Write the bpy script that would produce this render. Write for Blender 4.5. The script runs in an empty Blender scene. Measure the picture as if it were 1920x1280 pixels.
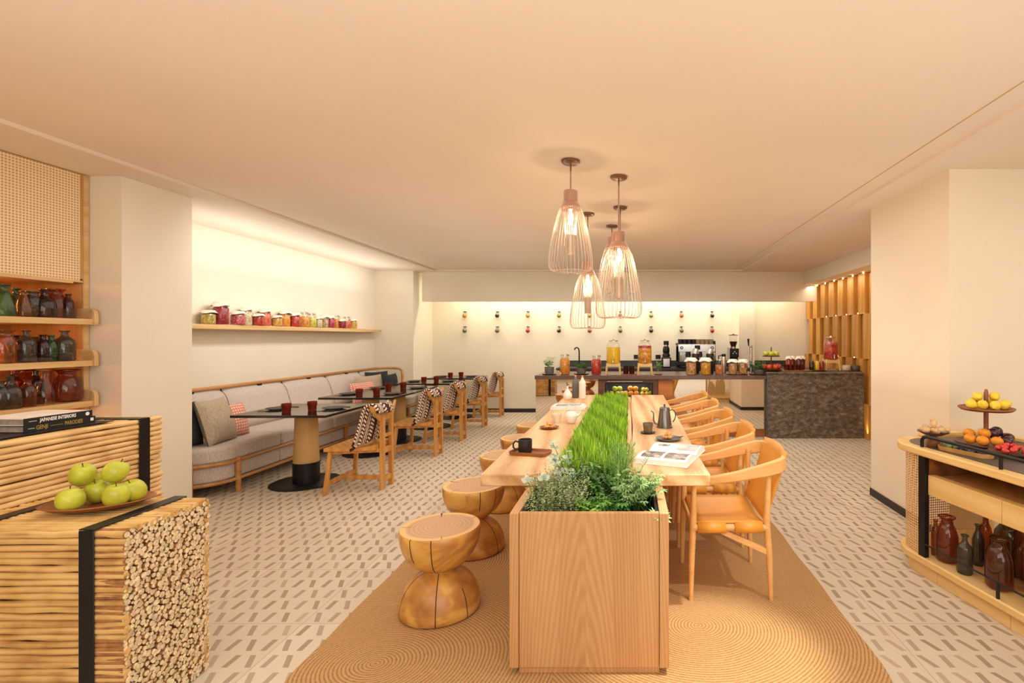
import bpy, math, random
from mathutils import Vector, Matrix
random.seed(7)
COL = bpy.context.scene.collection
PI = math.pi
H = 1.475      # camera height
F = 940.0      # focal length in px of a 1920 wide frame
VX, VY = 1180.0, 632.0
ZC = 2.69      # main ceiling
ZS = 2.665     # perimeter soffit

def at(px, py, z=0.0):
    """point of the horizontal plane z seen at this pixel"""
    Y = F * (H - z) / (py - VY)
    return Vector(((px - VX) * Y / F, Y, z))

def lin(h):
    if isinstance(h, str):
        h = h.lstrip('#'); c = [int(h[i:i+2], 16) / 255 for i in (0, 2, 4)]
    else:
        c = [v / 255 for v in h]
    return tuple((v / 12.92 if v <= .04045 else ((v + .055) / 1.055) ** 2.4) for v in c) + (1,)

# ------------------------------------------------------------------ materials
def newmat(name):
    m = bpy.data.materials.new(name); m.use_nodes = True
    nt = m.node_tree; b = nt.nodes['Principled BSDF']
    return m, nt, b
def N(nt, t, **k):
    n = nt.nodes.new(t)
    for a, v in k.items():
        if a.startswith('i_'):
            key = a[2:]
            key = int(key) if key.isdigit() else key
            n.inputs[key].default_value = v
        else: setattr(n, a, v)
    return n
def L(nt, a, b): nt.links.new(a, b)
def math_(nt, op, a, b=None, clamp=False):
    n = nt.nodes.new('ShaderNodeMath'); n.operation = op; n.use_clamp = clamp
    for i, v in enumerate((a, b)):
        if v is None: continue
        if isinstance(v, (int, float)): n.inputs[i].default_value = v
        else: nt.links.new(v, n.inputs[i])
    return n.outputs[0]
def ramp(nt, fac, stops):
    r = nt.nodes.new('ShaderNodeValToRGB'); L(nt, fac, r.inputs[0])
    e = r.color_ramp.elements
    while len(e) < len(stops): e.new(.5)
    for i, (p, c) in enumerate(stops): e[i].position = p; e[i].color = c
    return r.outputs[0]
def mixc(nt, fac, a, b, mode='MIX'):
    n = nt.nodes.new('ShaderNodeMix'); n.data_type = 'RGBA'; n.blend_type = mode
    for i, v in ((0, fac), (6, a), (7, b)):
        if isinstance(v, (int, float)): n.inputs[i].default_value = v
        elif isinstance(v, tuple): n.inputs[i].default_value = v
        else: L(nt, v, n.inputs[i])
    return n.outputs[2]
def coords(nt, scale=(1, 1, 1), rot=(0, 0, 0), kind='Object'):
    t = N(nt, 'ShaderNodeTexCoord'); m = N(nt, 'ShaderNodeMapping')
    m.inputs['Scale'].default_value = scale; m.inputs['Rotation'].default_value = rot
    L(nt, t.outputs[kind], m.inputs[0]); return m.outputs[0]
def bump(nt, b, h, s=.3, d=.01):
    n = N(nt, 'ShaderNodeBump'); n.inputs['Strength'].default_value = s; n.inputs['Distance'].default_value = d
    L(nt, h, n.inputs['Height']); L(nt, n.outputs[0], b.inputs['Normal'])

def plain(name, c, rough=.5, metal=0, var=.06, scale=8, bmp=0, spec=.5, coat=0, trans=0):
    m, nt, b = newmat(name)
    c = lin(c)
    n = N(nt, 'ShaderNodeTexNoise'); n.inputs['Scale'].default_value = scale; n.inputs['Detail'].default_value = 3
    L(nt, coords(nt), n.inputs['Vector'])
    d = tuple(max(0, v * (1 - 2.2 * var)) for v in c[:3]) + (1,); e = tuple(min(1, v * (1 + 1.2 * var)) for v in c[:3]) + (1,)
    L(nt, ramp(nt, n.outputs[0], [(.3, d), (.7, e)]), b.inputs['Base Color'])
    b.inputs['Roughness'].default_value = rough; b.inputs['Metallic'].default_value = metal
    b.inputs['Specular IOR Level'].default_value = spec; b.inputs['Coat Weight'].default_value = coat
    if trans: b.inputs['Transmission Weight'].default_value = trans
    if bmp: bump(nt, b, n.outputs[0], bmp)
    return m
def wood(name, c1, c2, axis='X', sc=1.0, rough=.45, rings=.5, knots=False):
    m, nt, b = newmat(name)
    s = {'X': (1.2, 14, 14), 'Y': (14, 1.2, 14), 'Z': (14, 14, 1.2)}[axis]
    s = tuple(v * sc for v in s)
    co = coords(nt, s)
    n = N(nt, 'ShaderNodeTexNoise', i_Scale=1.0, i_Detail=6.0, i_Roughness=.6, i_Distortion=.6); L(nt, co, n.inputs['Vector'])
    s2 = tuple(v * .28 for v in s)
    co2 = coords(nt, s2)
    w = N(nt, 'ShaderNodeTexWave', i_Scale=1.0, i_Distortion=7.0, i_Detail=3.0); w.inputs['Detail Scale'].default_value = .8
    w.bands_direction = 'DIAGONAL'; L(nt, co2, w.inputs['Vector'])
    f = N(nt, 'ShaderNodeTexNoise', i_Scale=9.0, i_Detail=2.0); L(nt, co, f.inputs['Vector'])
    a = math_(nt, 'ADD', math_(nt, 'MULTIPLY', n.outputs[0], 1 - rings * .5), math_(nt, 'MULTIPLY', w.outputs[1], rings * .5))
    a = math_(nt, 'ADD', a, math_(nt, 'MULTIPLY', math_(nt, 'SUBTRACT', f.outputs[0], .5), .35))
    L(nt, ramp(nt, a, [(.25, lin(c2)), (.75, lin(c1))]), b.inputs['Base Color'])
    b.inputs['Roughness'].default_value = rough
    bump(nt, b, a, .12, .004)
    return m
def glass(name, c, density=1.0, rough=.02, refl=1.0, body=.0):
    """thin-walled glass: tinted see-through, a little body colour, and a Fresnel gloss"""
    m = bpy.data.materials.new(name); m.use_nodes = True; nt = m.node_tree; nt.nodes.clear()
    o = N(nt, 'ShaderNodeOutputMaterial'); t = N(nt, 'ShaderNodeBsdfTransparent'); g = N(nt, 'ShaderNodeBsdfGlossy'); df = N(nt, 'ShaderNodeBsdfDiffuse')
    c = lin(c)
    n = N(nt, 'ShaderNodeTexNoise', i_Scale=12.0); L(nt, coords(nt), n.inputs['Vector'])
    k = .97 if min(c[:3]) > .8 else .8
    d = tuple(v * k for v in c[:3]) + (1,)
    col_ = ramp(nt, n.outputs[0], [(.35, d), (.65, c)])
    L(nt, col_, t.inputs[0]); L(nt, col_, df.inputs[0])
    g.inputs['Roughness'].default_value = rough; g.inputs['Color'].default_value = (1, 1, 1, 1)
    fr = N(nt, 'ShaderNodeLayerWeight', i_Blend=.25)
    fac = math_(nt, 'MULTIPLY', math_(nt, 'POWER', fr.outputs['Facing'], 2.0), .55 * refl)
    fac = math_(nt, 'ADD', fac, .04 * refl, True)
    m0 = N(nt, 'ShaderNodeMixShader'); m0.inputs[0].default_value = body; L(nt, t.outputs[0], m0.inputs[1]); L(nt, df.outputs[0], m0.inputs[2])
    mx = N(nt, 'ShaderNodeMixShader'); L(nt, fac, mx.inputs[0]); L(nt, m0.outputs[0], mx.inputs[1]); L(nt, g.outputs[0], mx.inputs[2])
    L(nt, mx.outputs[0], o.inputs[0]); return m

def emis(name, c, s):
    m, nt, b = newmat(name)
    b.inputs['Base Color'].default_value = lin(c); b.inputs['Emission Color'].default_value = lin(c); b.inputs['Emission Strength'].default_value = s
    return m

M = {}
M['plaster'] = plain('plaster_warm_white', '#efe6d3', .9, 0, .012, 2.0)
M['ceil'] = plain('ceiling_paint', '#eedfcc', .92, 0, .012, 1.2)
M['wallright'] = plain('plaster_blush', '#eedfc8', .9, 0, .012, 2)
M['dark_trim'] = plain('dark_trim', '#2b211b', .5)
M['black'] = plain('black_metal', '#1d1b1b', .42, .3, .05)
M['strap'] = plain('black_steel_strap', '#1c1a1b', .38, .4, .05)
M['blacktop'] = plain('black_gloss_top', '#1a1413', .13, 0, .05, 6, spec=.8)
M['bronze'] = plain('bronze_metal', '#8a6a55', .33, .85, .06)
M['copper'] = plain('rose_copper', '#9d7258', .38, .55, .05)
M['wire'] = plain('cage_wire', '#d6bfa8', .35, .4, .05)
M['steel'] = plain('brushed_steel', '#c9c6c2', .25, 1, .05)
M['gunmetal'] = plain('kettle_metal', '#77736f', .28, .9, .05)
M['oak'] = wood('oak_light', '#e0ab6c', '#c18746', 'X')
M['oakY'] = wood('oak_slab_long_grain', '#e9c493', '#bf8c55', 'Y', 1.1, rings=.7)
M['oakZ'] = wood('oak_upright', '#d6a673', '#a8713f', 'Z', 2.0, rings=.8)
def planter_mat():
    m, nt, b = newmat('planter_oak_boards')
    t = N(nt, 'ShaderNodeTexCoord'); sp = N(nt, 'ShaderNodeSeparateXYZ'); L(nt, t.outputs['Object'], sp.inputs[0])
    bd = math_(nt, 'FLOOR', math_(nt, 'DIVIDE', math_(nt, 'ADD', sp.outputs[0], 2.02), .118))
    wn = N(nt, 'ShaderNodeTexWhiteNoise'); wn.noise_dimensions = '1D'; L(nt, bd, wn.inputs[1])
    off = N(nt, 'ShaderNodeCombineXYZ'); L(nt, math_(nt, 'MULTIPLY', wn.outputs[0], 1.4), off.inputs[2]); L(nt, math_(nt, 'MULTIPLY', wn.outputs[0], .05), off.inputs[0])
    ad = N(nt, 'ShaderNodeVectorMath'); L(nt, t.outputs['Object'], ad.inputs[0]); L(nt, off.outputs[0], ad.inputs[1])
    mp = N(nt, 'ShaderNodeMapping'); mp.inputs['Scale'].default_value = (9, 9, .9); L(nt, ad.outputs[0], mp.inputs[0])
    w = N(nt, 'ShaderNodeTexWave', i_Scale=2.6, i_Distortion=4.5, i_Detail=2.0); w.wave_type = 'RINGS'; w.rings_direction = 'Y'; w.inputs['Detail Scale'].default_value = .7; L(nt, mp.outputs[0], w.inputs['Vector'])
    mp2 = N(nt, 'ShaderNodeMapping'); mp2.inputs['Scale'].default_value = (110, 110, 4); L(nt, ad.outputs[0], mp2.inputs[0])
    f = N(nt, 'ShaderNodeTexNoise', i_Scale=1.0, i_Detail=3.0); L(nt, mp2.outputs[0], f.inputs['Vector'])
    a = math_(nt, 'ADD', math_(nt, 'MULTIPLY', w.outputs[1], .26), math_(nt, 'MULTIPLY', f.outputs[0], .4))
    a = math_(nt, 'ADD', a, math_(nt, 'MULTIPLY', wn.outputs[0], .16))
    L(nt, ramp(nt, a, [(.1, lin('#b98552')), (.75, lin('#d6a672'))]), b.inputs['Base Color']); b.inputs['Roughness'].default_value = .5
    return m
M['planter'] = planter_mat()
M['chairw'] = wood('chair_oak', '#e8b878', '#d59c58', 'X', 1.3, rings=.2)
M['diner'] = wood('dining_chair_oak', '#dba55c', '#bb7d38', 'Z', 1.6)
M['beech'] = wood('beech_rail', '#cf995c', '#ae7740', 'Y', 1.5)
M['cream_oak'] = wood('pale_oak', '#efcf90', '#dfb56c', 'X', 1.1)
M['shelfw'] = wood('pale_shelf_oak', '#e8c793', '#d3a968', 'Y', 1.1)
M['shelfback'] = wood('honey_oak_back', '#d9ac6c', '#c08d4c', 'Z', 1.0)
M['slat'] = wood('honey_oak_slat', '#d9a250', '#bb7f33', 'Z', .9)
M['walnut'] = wood('walnut', '#7a5138', '#553424', 'X', 1)
M['walnut2'] = wood('acacia', '#a8693a', '#79431f', 'X', 1.2)
M['burl'] = wood('rustic_board', '#c6803f', '#8c4f22', 'X', .6, rings=1.0)
M['tan'] = plain('tan_lacquer', '#cfa668', .5, 0, .03)
M['counter'] = plain('dark_counter_top', '#6a5248', .28, 0, .08, 14)
M['darkstone'] = plain('charcoal_backsplash', '#3c3b3b', .4, 0, .06, 6)
M['mirror'] = plain('mirror', '#e9e2d6', .02, 1, .0)
M['white'] = plain('white_ceramic', '#f3ece2', .3, 0, .02)
M['cream'] = plain('cream_ceramic', '#e4d6bf', .5, 0, .06, 30)
M['greyc'] = plain('grey_ceramic', '#6c6a68', .55, 0, .06, 20)
M['blackc'] = plain('matt_black_ceramic', '#242223', .45, 0, .05, 20)
M['paper'] = plain('paper', '#f3efea', .8, 0, .02, 40)
M['greypaper'] = plain('page_block', '#9a948e', .8, 0, .1, 60)
M['soil'] = plain('dark_soil', '#231a14', .95, 0, .3, 60, .6)
M['liner'] = plain('black_liner', '#171514', .7)
M['cloth'] = plain('jar_cloth', '#f4ebd8', .85, 0, .05, 30)
M['navy'] = plain('dark_slate_fabric', '#33353b', .95, 0, .12, 120, .2)
M['orange_leather'] = plain('tan_leather', '#dc9838', .42, 0, .05, 5)
M['pastry'] = plain('baked_pastry', '#e0a560', .7, 0, .25, 60, .4)
M['fruit_green'] = plain('green_apple_skin', '#c2c63c', .28, 0, .1, 14)
M['fruit_lemon'] = plain('lemon_skin', '#f2d23c', .4, 0, .05, 60, .1)
M['fruit_orange'] = plain('orange_skin', '#f29a26', .42, 0, .06, 70, .12)
M['fruit_red'] = plain('red_fruit_skin', '#c9482a', .3, 0, .2, 18)
M['fruit_purple'] = plain('purple_fruit_skin', '#4d2a35', .22, 0, .15, 14)
M['fruit_fig'] = plain('green_fig_skin', '#7c8f52', .45, 0, .2, 30)
M['berry'] = plain('blueberry_skin', '#3f4763', .4, 0, .25, 60)
M['strawberry'] = plain('strawberry_skin', '#e0413c', .32, 0, .15, 80, .2)
M['ginger'] = plain('ginger_skin', '#dfb785', .7, 0, .15, 30, .2)
M['stem'] = plain('brown_stem', '#5d4630', .7)
M['glow'] = emis('bulb_glow', '#ffe8c8', 9)
M['led'] = emis('warm_led_strip', '#ffbe74', 55)
M['pin'] = emis('pin_light', '#ffd9a0', 14)
M['g_clear'] = glass('clear_glass', '#fbfaf7')
M['g_smoke'] = glass('smoke_glass', '#a9ada0', body=.06)
M['g_amber'] = glass('amber_glass', '#dba050', body=.1)
M['g_copper'] = glass('copper_glass', '#c9805c', body=.10)
M['g_plum'] = glass('plum_glass', '#8d5c5c', body=.08)
M['g_green'] = glass('green_glass', '#7fb272', body=.1)
M['g_olive'] = glass('olive_glass', '#b8a03c', body=.12)
M['g_red'] = glass('red_amber_glass', '#b8401c', body=.4)
M['g_window'] = glass('pane_glass', '#fcfcfb', refl=.3)

def leafmat(name, c1, c2, sc=30, rough=.5):
    m, nt, b = newmat(name)
    n = N(nt, 'ShaderNodeTexNoise', i_Scale=float(sc), i_Detail=2.0); L(nt, coords(nt), n.inputs['Vector'])
    L(nt, ramp(nt, n.outputs[0], [(.35, lin(c1)), (.65, lin(c2))]), b.inputs['Base Color'])
    b.inputs['Roughness'].default_value = rough; b.inputs['Specular IOR Level'].default_value = .35
    return m
M['leaf_bright'] = leafmat('leaf_bright', '#5c9c2c', '#a2d656')
M['leaf_dark'] = leafmat('leaf_dark', '#38682c', '#6da44c')
M['leaf_sage'] = leafmat('leaf_sage', '#7f995e', '#c4d39a', 60)
M['leaf_pale'] = leafmat('leaf_pale', '#8aa58c', '#c3d6bf', 20)
M['leaf_grey'] = leafmat('leaf_feathery', '#7fae5e', '#b8d898', 50)

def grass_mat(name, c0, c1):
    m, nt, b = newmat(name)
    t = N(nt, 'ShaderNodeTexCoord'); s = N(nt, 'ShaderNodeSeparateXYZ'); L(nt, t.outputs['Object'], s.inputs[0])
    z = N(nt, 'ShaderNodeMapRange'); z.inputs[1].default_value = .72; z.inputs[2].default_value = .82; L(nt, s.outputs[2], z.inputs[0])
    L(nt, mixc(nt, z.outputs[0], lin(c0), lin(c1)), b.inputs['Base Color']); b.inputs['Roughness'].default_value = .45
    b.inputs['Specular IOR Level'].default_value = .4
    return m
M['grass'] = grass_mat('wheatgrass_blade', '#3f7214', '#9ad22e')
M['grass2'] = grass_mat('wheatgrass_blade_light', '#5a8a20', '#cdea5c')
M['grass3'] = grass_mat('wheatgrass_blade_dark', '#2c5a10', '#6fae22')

def fabric(name, c1, c2, sc=260, bm=.3):
    m, nt, b = newmat(name)
    co = coords(nt)
    w1 = N(nt, 'ShaderNodeTexNoise', i_Scale=float(sc), i_Detail=1.0); L(nt, coords(nt, (.25, 1, 1)), w1.inputs['Vector'])
    w2 = N(nt, 'ShaderNodeTexNoise', i_Scale=float(sc), i_Detail=1.0); L(nt, coords(nt, (1, 1, .12)), w2.inputs['Vector'])
    a = math_(nt, 'MULTIPLY', math_(nt, 'ADD', w1.outputs[0], w2.outputs[0]), .5)
    L(nt, ramp(nt, a, [(.4, lin(c2)), (.6, lin(c1))]), b.inputs['Base Color']); b.inputs['Roughness'].default_value = .95
    b.inputs['Specular IOR Level'].default_value = .15
    bump(nt, b, a, bm, .002)
    return m
M['linen'] = fabric('oatmeal_linen', '#dbd1c7', '#b9ada1')
M['linen2'] = fabric('beige_linen', '#c9b9a4', '#a6957f')

def coral():
    m, nt, b = newmat('coral_dotted_fabric')
    v = N(nt, 'ShaderNodeTexVoronoi', i_Scale=34.0); v.inputs['Randomness'].default_value = .1
    L(nt, coords(nt, (1, 0, 1)), v.inputs['Vector'])
    L(nt, ramp(nt, v.outputs[0], [(.24, lin('#f3dccb')), (.32, lin('#d98a76'))]), b.inputs['Base Color']); b.inputs['Roughness'].default_value = .9
    return m
M['coral'] = coral()

def throw_mat():
    m, nt, b = newmat('brown_cream_woven_throw')
    t = N(nt, 'ShaderNodeTexCoord'); s = N(nt, 'ShaderNodeSeparateXYZ'); L(nt, t.outputs['UV'], s.inputs[0])
    u = s.outputs[0]; v = s.outputs[1]         # metres
    colw = .044
    cu = math_(nt, 'DIVIDE', u, colw); fl = math_(nt, 'FLOOR', cu); fu = math_(nt, 'FRACT', cu)
    par = math_(nt, 'MODULO', fl, 2.0)
    sgn = math_(nt, 'SUBTRACT', math_(nt, 'MULTIPLY', par, 2.0), 1.0)
    zz = math_(nt, 'ADD', math_(nt, 'DIVIDE', v, .036), math_(nt, 'MULTIPLY', math_(nt, 'MULTIPLY', fu, sgn), .9))
    dash = math_(nt, 'LESS_THAN', math_(nt, 'FRACT', zz), .56)
    edge = math_(nt, 'LESS_THAN', math_(nt, 'ABSOLUTE', math_(nt, 'SUBTRACT', fu, .5)), .42)
    five = math_(nt, 'GREATER_THAN', math_(nt, 'MODULO', math_(nt, 'ADD', fl, 61.0), 5.0), .5)
    k = math_(nt, 'MULTIPLY', math_(nt, 'MULTIPLY', dash, edge), five)
    L(nt, mixc(nt, k, lin('#4a2018'), lin('#f0dfc6')), b.inputs['Base Color']); b.inputs['Roughness'].default_value = .95
    bump(nt, b, k, .5, .004)
    return m
M['throw'] = throw_mat()

def floor_mat():
    m, nt, b = newmat('patterned_cement_tile')
    t = N(nt, 'ShaderNodeTexCoord'); s = N(nt, 'ShaderNodeSeparateXYZ'); L(nt, t.outputs['Object'], s.inputs[0])
    X = math_(nt, 'ADD', s.outputs[0], -1.317 + 30); Y = math_(nt, 'ADD', s.outputs[1], -2.583 + 30)
    pc, pr = .6 / 7, .12
    cx = math_(nt, 'DIVIDE', X, pc); cy = math_(nt, 'DIVIDE', Y, pr)
    ix = math_(nt, 'FLOOR', cx); iy = math_(nt, 'FLOOR', cy)
    lx = math_(nt, 'MULTIPLY', math_(nt, 'SUBTRACT', math_(nt, 'FRACT', cx), .5), pc)
    ly = math_(nt, 'MULTIPLY', math_(nt, 'SUBTRACT', math_(nt, 'FRACT', cy), .5), pr)
    par = math_(nt, 'MODULO', math_(nt, 'ADD', ix, iy), 2.0)
    # even: along the room; odd: leaning
    lean = math_(nt, 'MULTIPLY', par, .42)
    d = math_(nt, 'ABSOLUTE', math_(nt, 'ADD', lx, math_(nt, 'MULTIPLY', ly, lean)))
    inx = math_(nt, 'LESS_THAN', d, .0135); iny = math_(nt, 'LESS_THAN', math_(nt, 'ABSOLUTE', ly), .044)
    mark = math_(nt, 'MULTIPLY', inx, iny)
    cmb = N(nt, 'ShaderNodeCombineXYZ'); L(nt, ix, cmb.inputs[0]); L(nt, iy, cmb.inputs[1])
    wn = N(nt, 'ShaderNodeTexWhiteNoise'); wn.noise_dimensions = '3D'; L(nt, cmb.outputs[0], wn.inputs[0])
    mk = ramp(nt, wn.outputs[0], [(0, lin('#a08c75')), (.6, lin('#a99680')), (1, lin('#bba68c'))])
    tx = math_(nt, 'DIVIDE', X, .6); ty = math_(nt, 'DIVIDE', Y, .6)
    c2 = N(nt, 'ShaderNodeCombineXYZ'); L(nt, math_(nt, 'FLOOR', tx), c2.inputs[0]); L(nt, math_(nt, 'FLOOR', ty), c2.inputs[1])
    wn2 = N(nt, 'ShaderNodeTexWhiteNoise'); wn2.noise_dimensions = '3D'; L(nt, c2.outputs[0], wn2.inputs[0])
    base = ramp(nt, wn2.outputs[0], [(0, lin('#d0c2ab')), (1, lin('#dacdb8'))])
    g = N(nt, 'ShaderNodeTexNoise', i_Scale=5.0, i_Detail=4.0); L(nt, t.outputs['Object'], g.inputs['Vector'])
    base = mixc(nt, math_(nt, 'MULTIPLY', g.outputs[0], .25), base, lin('#bfac93'))
    c = mixc(nt, mark, base, mk)
    ex = math_(nt, 'GREATER_THAN', math_(nt, 'ABSOLUTE', math_(nt, 'SUBTRACT', math_(nt, 'FRACT', tx), .5)), .4965)
    ey = math_(nt, 'GREATER_THAN', math_(nt, 'ABSOLUTE', math_(nt, 'SUBTRACT', math_(nt, 'FRACT', ty), .5)), .4965)
    sm = math_(nt, 'MAXIMUM', ex, ey)
    c = mixc(nt, sm, c, lin('#b5a28c'))
    L(nt, c, b.inputs['Base Color']); b.inputs['Roughness'].default_value = .55; b.inputs['Specular IOR Level'].default_value = .35
    return m
M['floor'] = floor_mat()

def rug_mat():
    m, nt, b = newmat('braided_jute')
    t = N(nt, 'ShaderNodeTexCoord')
    dm = None; dmin = None
    cs = [(.35, 2.55, .016), (-1.14, 2.25, .016), (-1.42, 3.25, .016), (.55, 4.4, .016), (-.9, 4.7, .016), (-1.3, 6.0, .016), (.8, 6.2, .016)]
    sep = N(nt, 'ShaderNodeSeparateXYZ'); L(nt, t.outputs['Object'], sep.inputs[0])
    for (x, y, p) in cs:
        dx = math_(nt, 'SUBTRACT', sep.outputs[0], x); dy = math_(nt, 'MULTIPLY', math_(nt, 'SUBTRACT', sep.outputs[1], y), 1.15)
        d = math_(nt, 'SQRT', math_(nt, 'ADD', math_(nt, 'MULTIPLY', dx, dx), math_(nt, 'MULTIPLY', dy, dy)))
        dmin = d if dmin is None else math_(nt, 'MINIMUM', dmin, d)
    n = N(nt, 'ShaderNodeTexNoise', i_Scale=3.0, i_Detail=3.0); L(nt, t.outputs['Object'], n.inputs['Vector'])
    dd = math_(nt, 'ADD', dmin, math_(nt, 'MULTIPLY', n.outputs[0], .02))
    w = math_(nt, 'SINE', math_(nt, 'MULTIPLY', dd, 2 * PI / .017))
    w = math_(nt, 'ADD', math_(nt, 'MULTIPLY', w, .5), .5)
    f = N(nt, 'ShaderNodeTexNoise', i_Scale=130.0, i_Detail=2.0); L(nt, t.outputs['Object'], f.inputs['Vector'])
    h = math_(nt, 'MULTIPLY', math_(nt, 'ADD', math_(nt, 'POWER', w, .4), f.outputs[0]), .5)
    L(nt, ramp(nt, h, [(.15, lin('#7d5c36')), (.5, lin('#b0885a')), (.85, lin('#c9a573'))]), b.inputs['Base Color'])
    b.inputs['Roughness'].default_value = .95; b.inputs['Specular IOR Level'].default_value = .1
    bump(nt, b, h, .6, .004)
    return m
M['rug'] = rug_mat()

def rattan(name, hole=True, ax='YZ', period=.014):
    m, nt, b = newmat(name)
    t = N(nt, 'ShaderNodeTexCoord'); s = N(nt, 'ShaderNodeSeparateXYZ'); L(nt, t.outputs['UV'], s.inputs[0])
    a = math_(nt, 'ABSOLUTE', math_(nt, 'SUBTRACT', math_(nt, 'FRACT', math_(nt, 'DIVIDE', s.outputs[0], period)), .5))
    c = math_(nt, 'ABSOLUTE', math_(nt, 'SUBTRACT', math_(nt, 'FRACT', math_(nt, 'DIVIDE', s.outputs[1], period)), .5))
    r = math_(nt, 'MAXIMUM', a, c) ; q = math_(nt, 'ADD', a, c)
    k = math_(nt, 'MULTIPLY', math_(nt, 'LESS_THAN', r, .32), math_(nt, 'LESS_THAN', q, .50))
    if hole:
        b.inputs['Base Color'].default_value = lin('#e8c182'); b.inputs['Roughness'].default_value = .6
        tr = N(nt, 'ShaderNodeBsdfTransparent'); mx = N(nt, 'ShaderNodeMixShader')
        L(nt, k, mx.inputs[0]); L(nt, b.outputs[0], mx.inputs[1]); L(nt, tr.outputs[0], mx.inputs[2])
        L(nt, mx.outputs[0], nt.nodes['Material Output'].inputs[0])
    else:
        L(nt, mixc(nt, k, lin('#f6e3bd'), lin('#d0a568')), b.inputs['Base Color']); b.inputs['Roughness'].default_value = .65
        bump(nt, b, k, -.3, .003)
    return m
M['rattan'] = rattan('woven_cane_open', period=.0165)
M['rattan_panel'] = rattan('woven_cane_panel', False, period=.019)

def stone_mat():
    m, nt, b = newmat('split_face_stone')
    co = coords(nt, (1, 1, 1.6), (0, .5, 0))
    n = N(nt, 'ShaderNodeTexNoise', i_Scale=13.0, i_Detail=9.0, i_Roughness=.78, i_Distortion=.25); L(nt, co, n.inputs['Vector'])
    L(nt, ramp(nt, n.outputs[0], [(.3, lin('#40352b')), (.5, lin('#7f7264')), (.7, lin('#c0b3a3'))]), b.inputs['Base Color'])
    b.inputs['Roughness'].default_value = .7
    bump(nt, b, n.outputs[0], .9, .05)
    return m
M['stone'] = stone_mat()
def stick_mat(name, c1, c2, ax):
    m, nt, b = newmat(name)
    s = {'X': (2, 60, 60), 'Y': (60, 2, 60)}[ax]
    n = N(nt, 'ShaderNodeTexNoise', i_Scale=1.0, i_Detail=4.0); L(nt, coords(nt, s), n.inputs['Vector'])
    n2 = N(nt, 'ShaderNodeTexNoise', i_Scale=9.0, i_Detail=2.0); L(nt, coords(nt), n2.inputs['Vector'])
    a = math_(nt, 'ADD', math_(nt, 'MULTIPLY', n.outputs[0], .5), math_(nt, 'MULTIPLY', n2.outputs[0], .5))
    L(nt, ramp(nt, a, [(.3, lin(c2)), (.5, lin(c1)), (.75, lin('#efcf95'))]), b.inputs['Base Color']); b.inputs['Roughness'].default_value = .5
    return m
M['stickX'] = stick_mat('peeled_branch', '#dcb36f', '#a8763a', 'X')
M['stickY'] = stick_mat('peeled_branch_long', '#e2bd80', '#b5844a', 'Y')
M['stickend'] = plain('sawn_branch_end', '#ecc89a', .8, 0, .22, 45)
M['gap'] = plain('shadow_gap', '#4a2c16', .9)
def log_mat():
    m, nt, b = newmat('solid_log_wood')
    n = N(nt, 'ShaderNodeTexNoise', i_Scale=2.4, i_Detail=2.0, i_Distortion=2.0); L(nt, coords(nt, (1, 1, 1.6)), n.inputs['Vector'])
    w = N(nt, 'ShaderNodeTexNoise', i_Scale=26.0, i_Detail=3.0, i_Distortion=1.0); L(nt, coords(nt, (.35, .35, 1)), w.inputs['Vector'])
    a = math_(nt, 'ADD', math_(nt, 'MULTIPLY', n.outputs[0], .8), math_(nt, 'MULTIPLY', w.outputs[0], .2))
    L(nt, ramp(nt, a, [(.30, lin('#a56c35')), (.46, lin('#c68d48')), (.52, lin('#d9a24e')), (.66, lin('#e3b562'))]), b.inputs['Base Color']); b.inputs['Roughness'].default_value = .33
    return m
M['log'] = log_mat()
def logtop_mat():
    m, nt, b = newmat('log_end_grain')
    w = N(nt, 'ShaderNodeTexWave', i_Scale=14.0, i_Distortion=3.0, i_Detail=3.0); w.wave_type = 'RINGS'; w.rings_direction = 'Z'; L(nt, coords(nt), w.inputs['Vector'])
    t = N(nt, 'ShaderNodeTexCoord'); ln = N(nt, 'ShaderNodeVectorMath'); ln.operation = 'LENGTH'
    sp = N(nt, 'ShaderNodeVectorMath'); sp.operation = 'MULTIPLY'; sp.inputs[1].default_value = (1, 1, 0)
    L(nt, t.outputs['Object'], sp.inputs[0]); L(nt, sp.outputs[0], ln.inputs[0])
    c = ramp(nt, w.outputs[1], [(.0, lin('#bf9468')), (1, lin('#caa277'))])
    k = math_(nt, 'GREATER_THAN', ln.outputs['Value'], .175)
    L(nt, mixc(nt, k, c, lin('#e3b876')), b.inputs['Base Color']); b.inputs['Roughness'].default_value = .5
    return m
M['logtop'] = logtop_mat()
def chunky(name, cols, sc=60):
    m, nt, b = newmat(name)
    v = N(nt, 'ShaderNodeTexVoronoi', i_Scale=float(sc)); L(nt, coords(nt), v.inputs['Vector'])
    s = N(nt, 'ShaderNodeSeparateColor'); L(nt, v.outputs['Color'], s.inputs[0])
    st = [(i / max(1, len(cols) - 1), lin(c)) for i, c in enumerate(cols)]
    base = ramp(nt, s.outputs[0], st)
    k = ramp(nt, v.outputs['Distance'], [(.2, (1, 1, 1, 1)), (.8, (.68, .62, .56, 1))])
    L(nt, mixc(nt, 1.0, base, k, 'MULTIPLY'), b.inputs['Base Color']); b.inputs['Roughness'].default_value = .35
    return m

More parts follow.
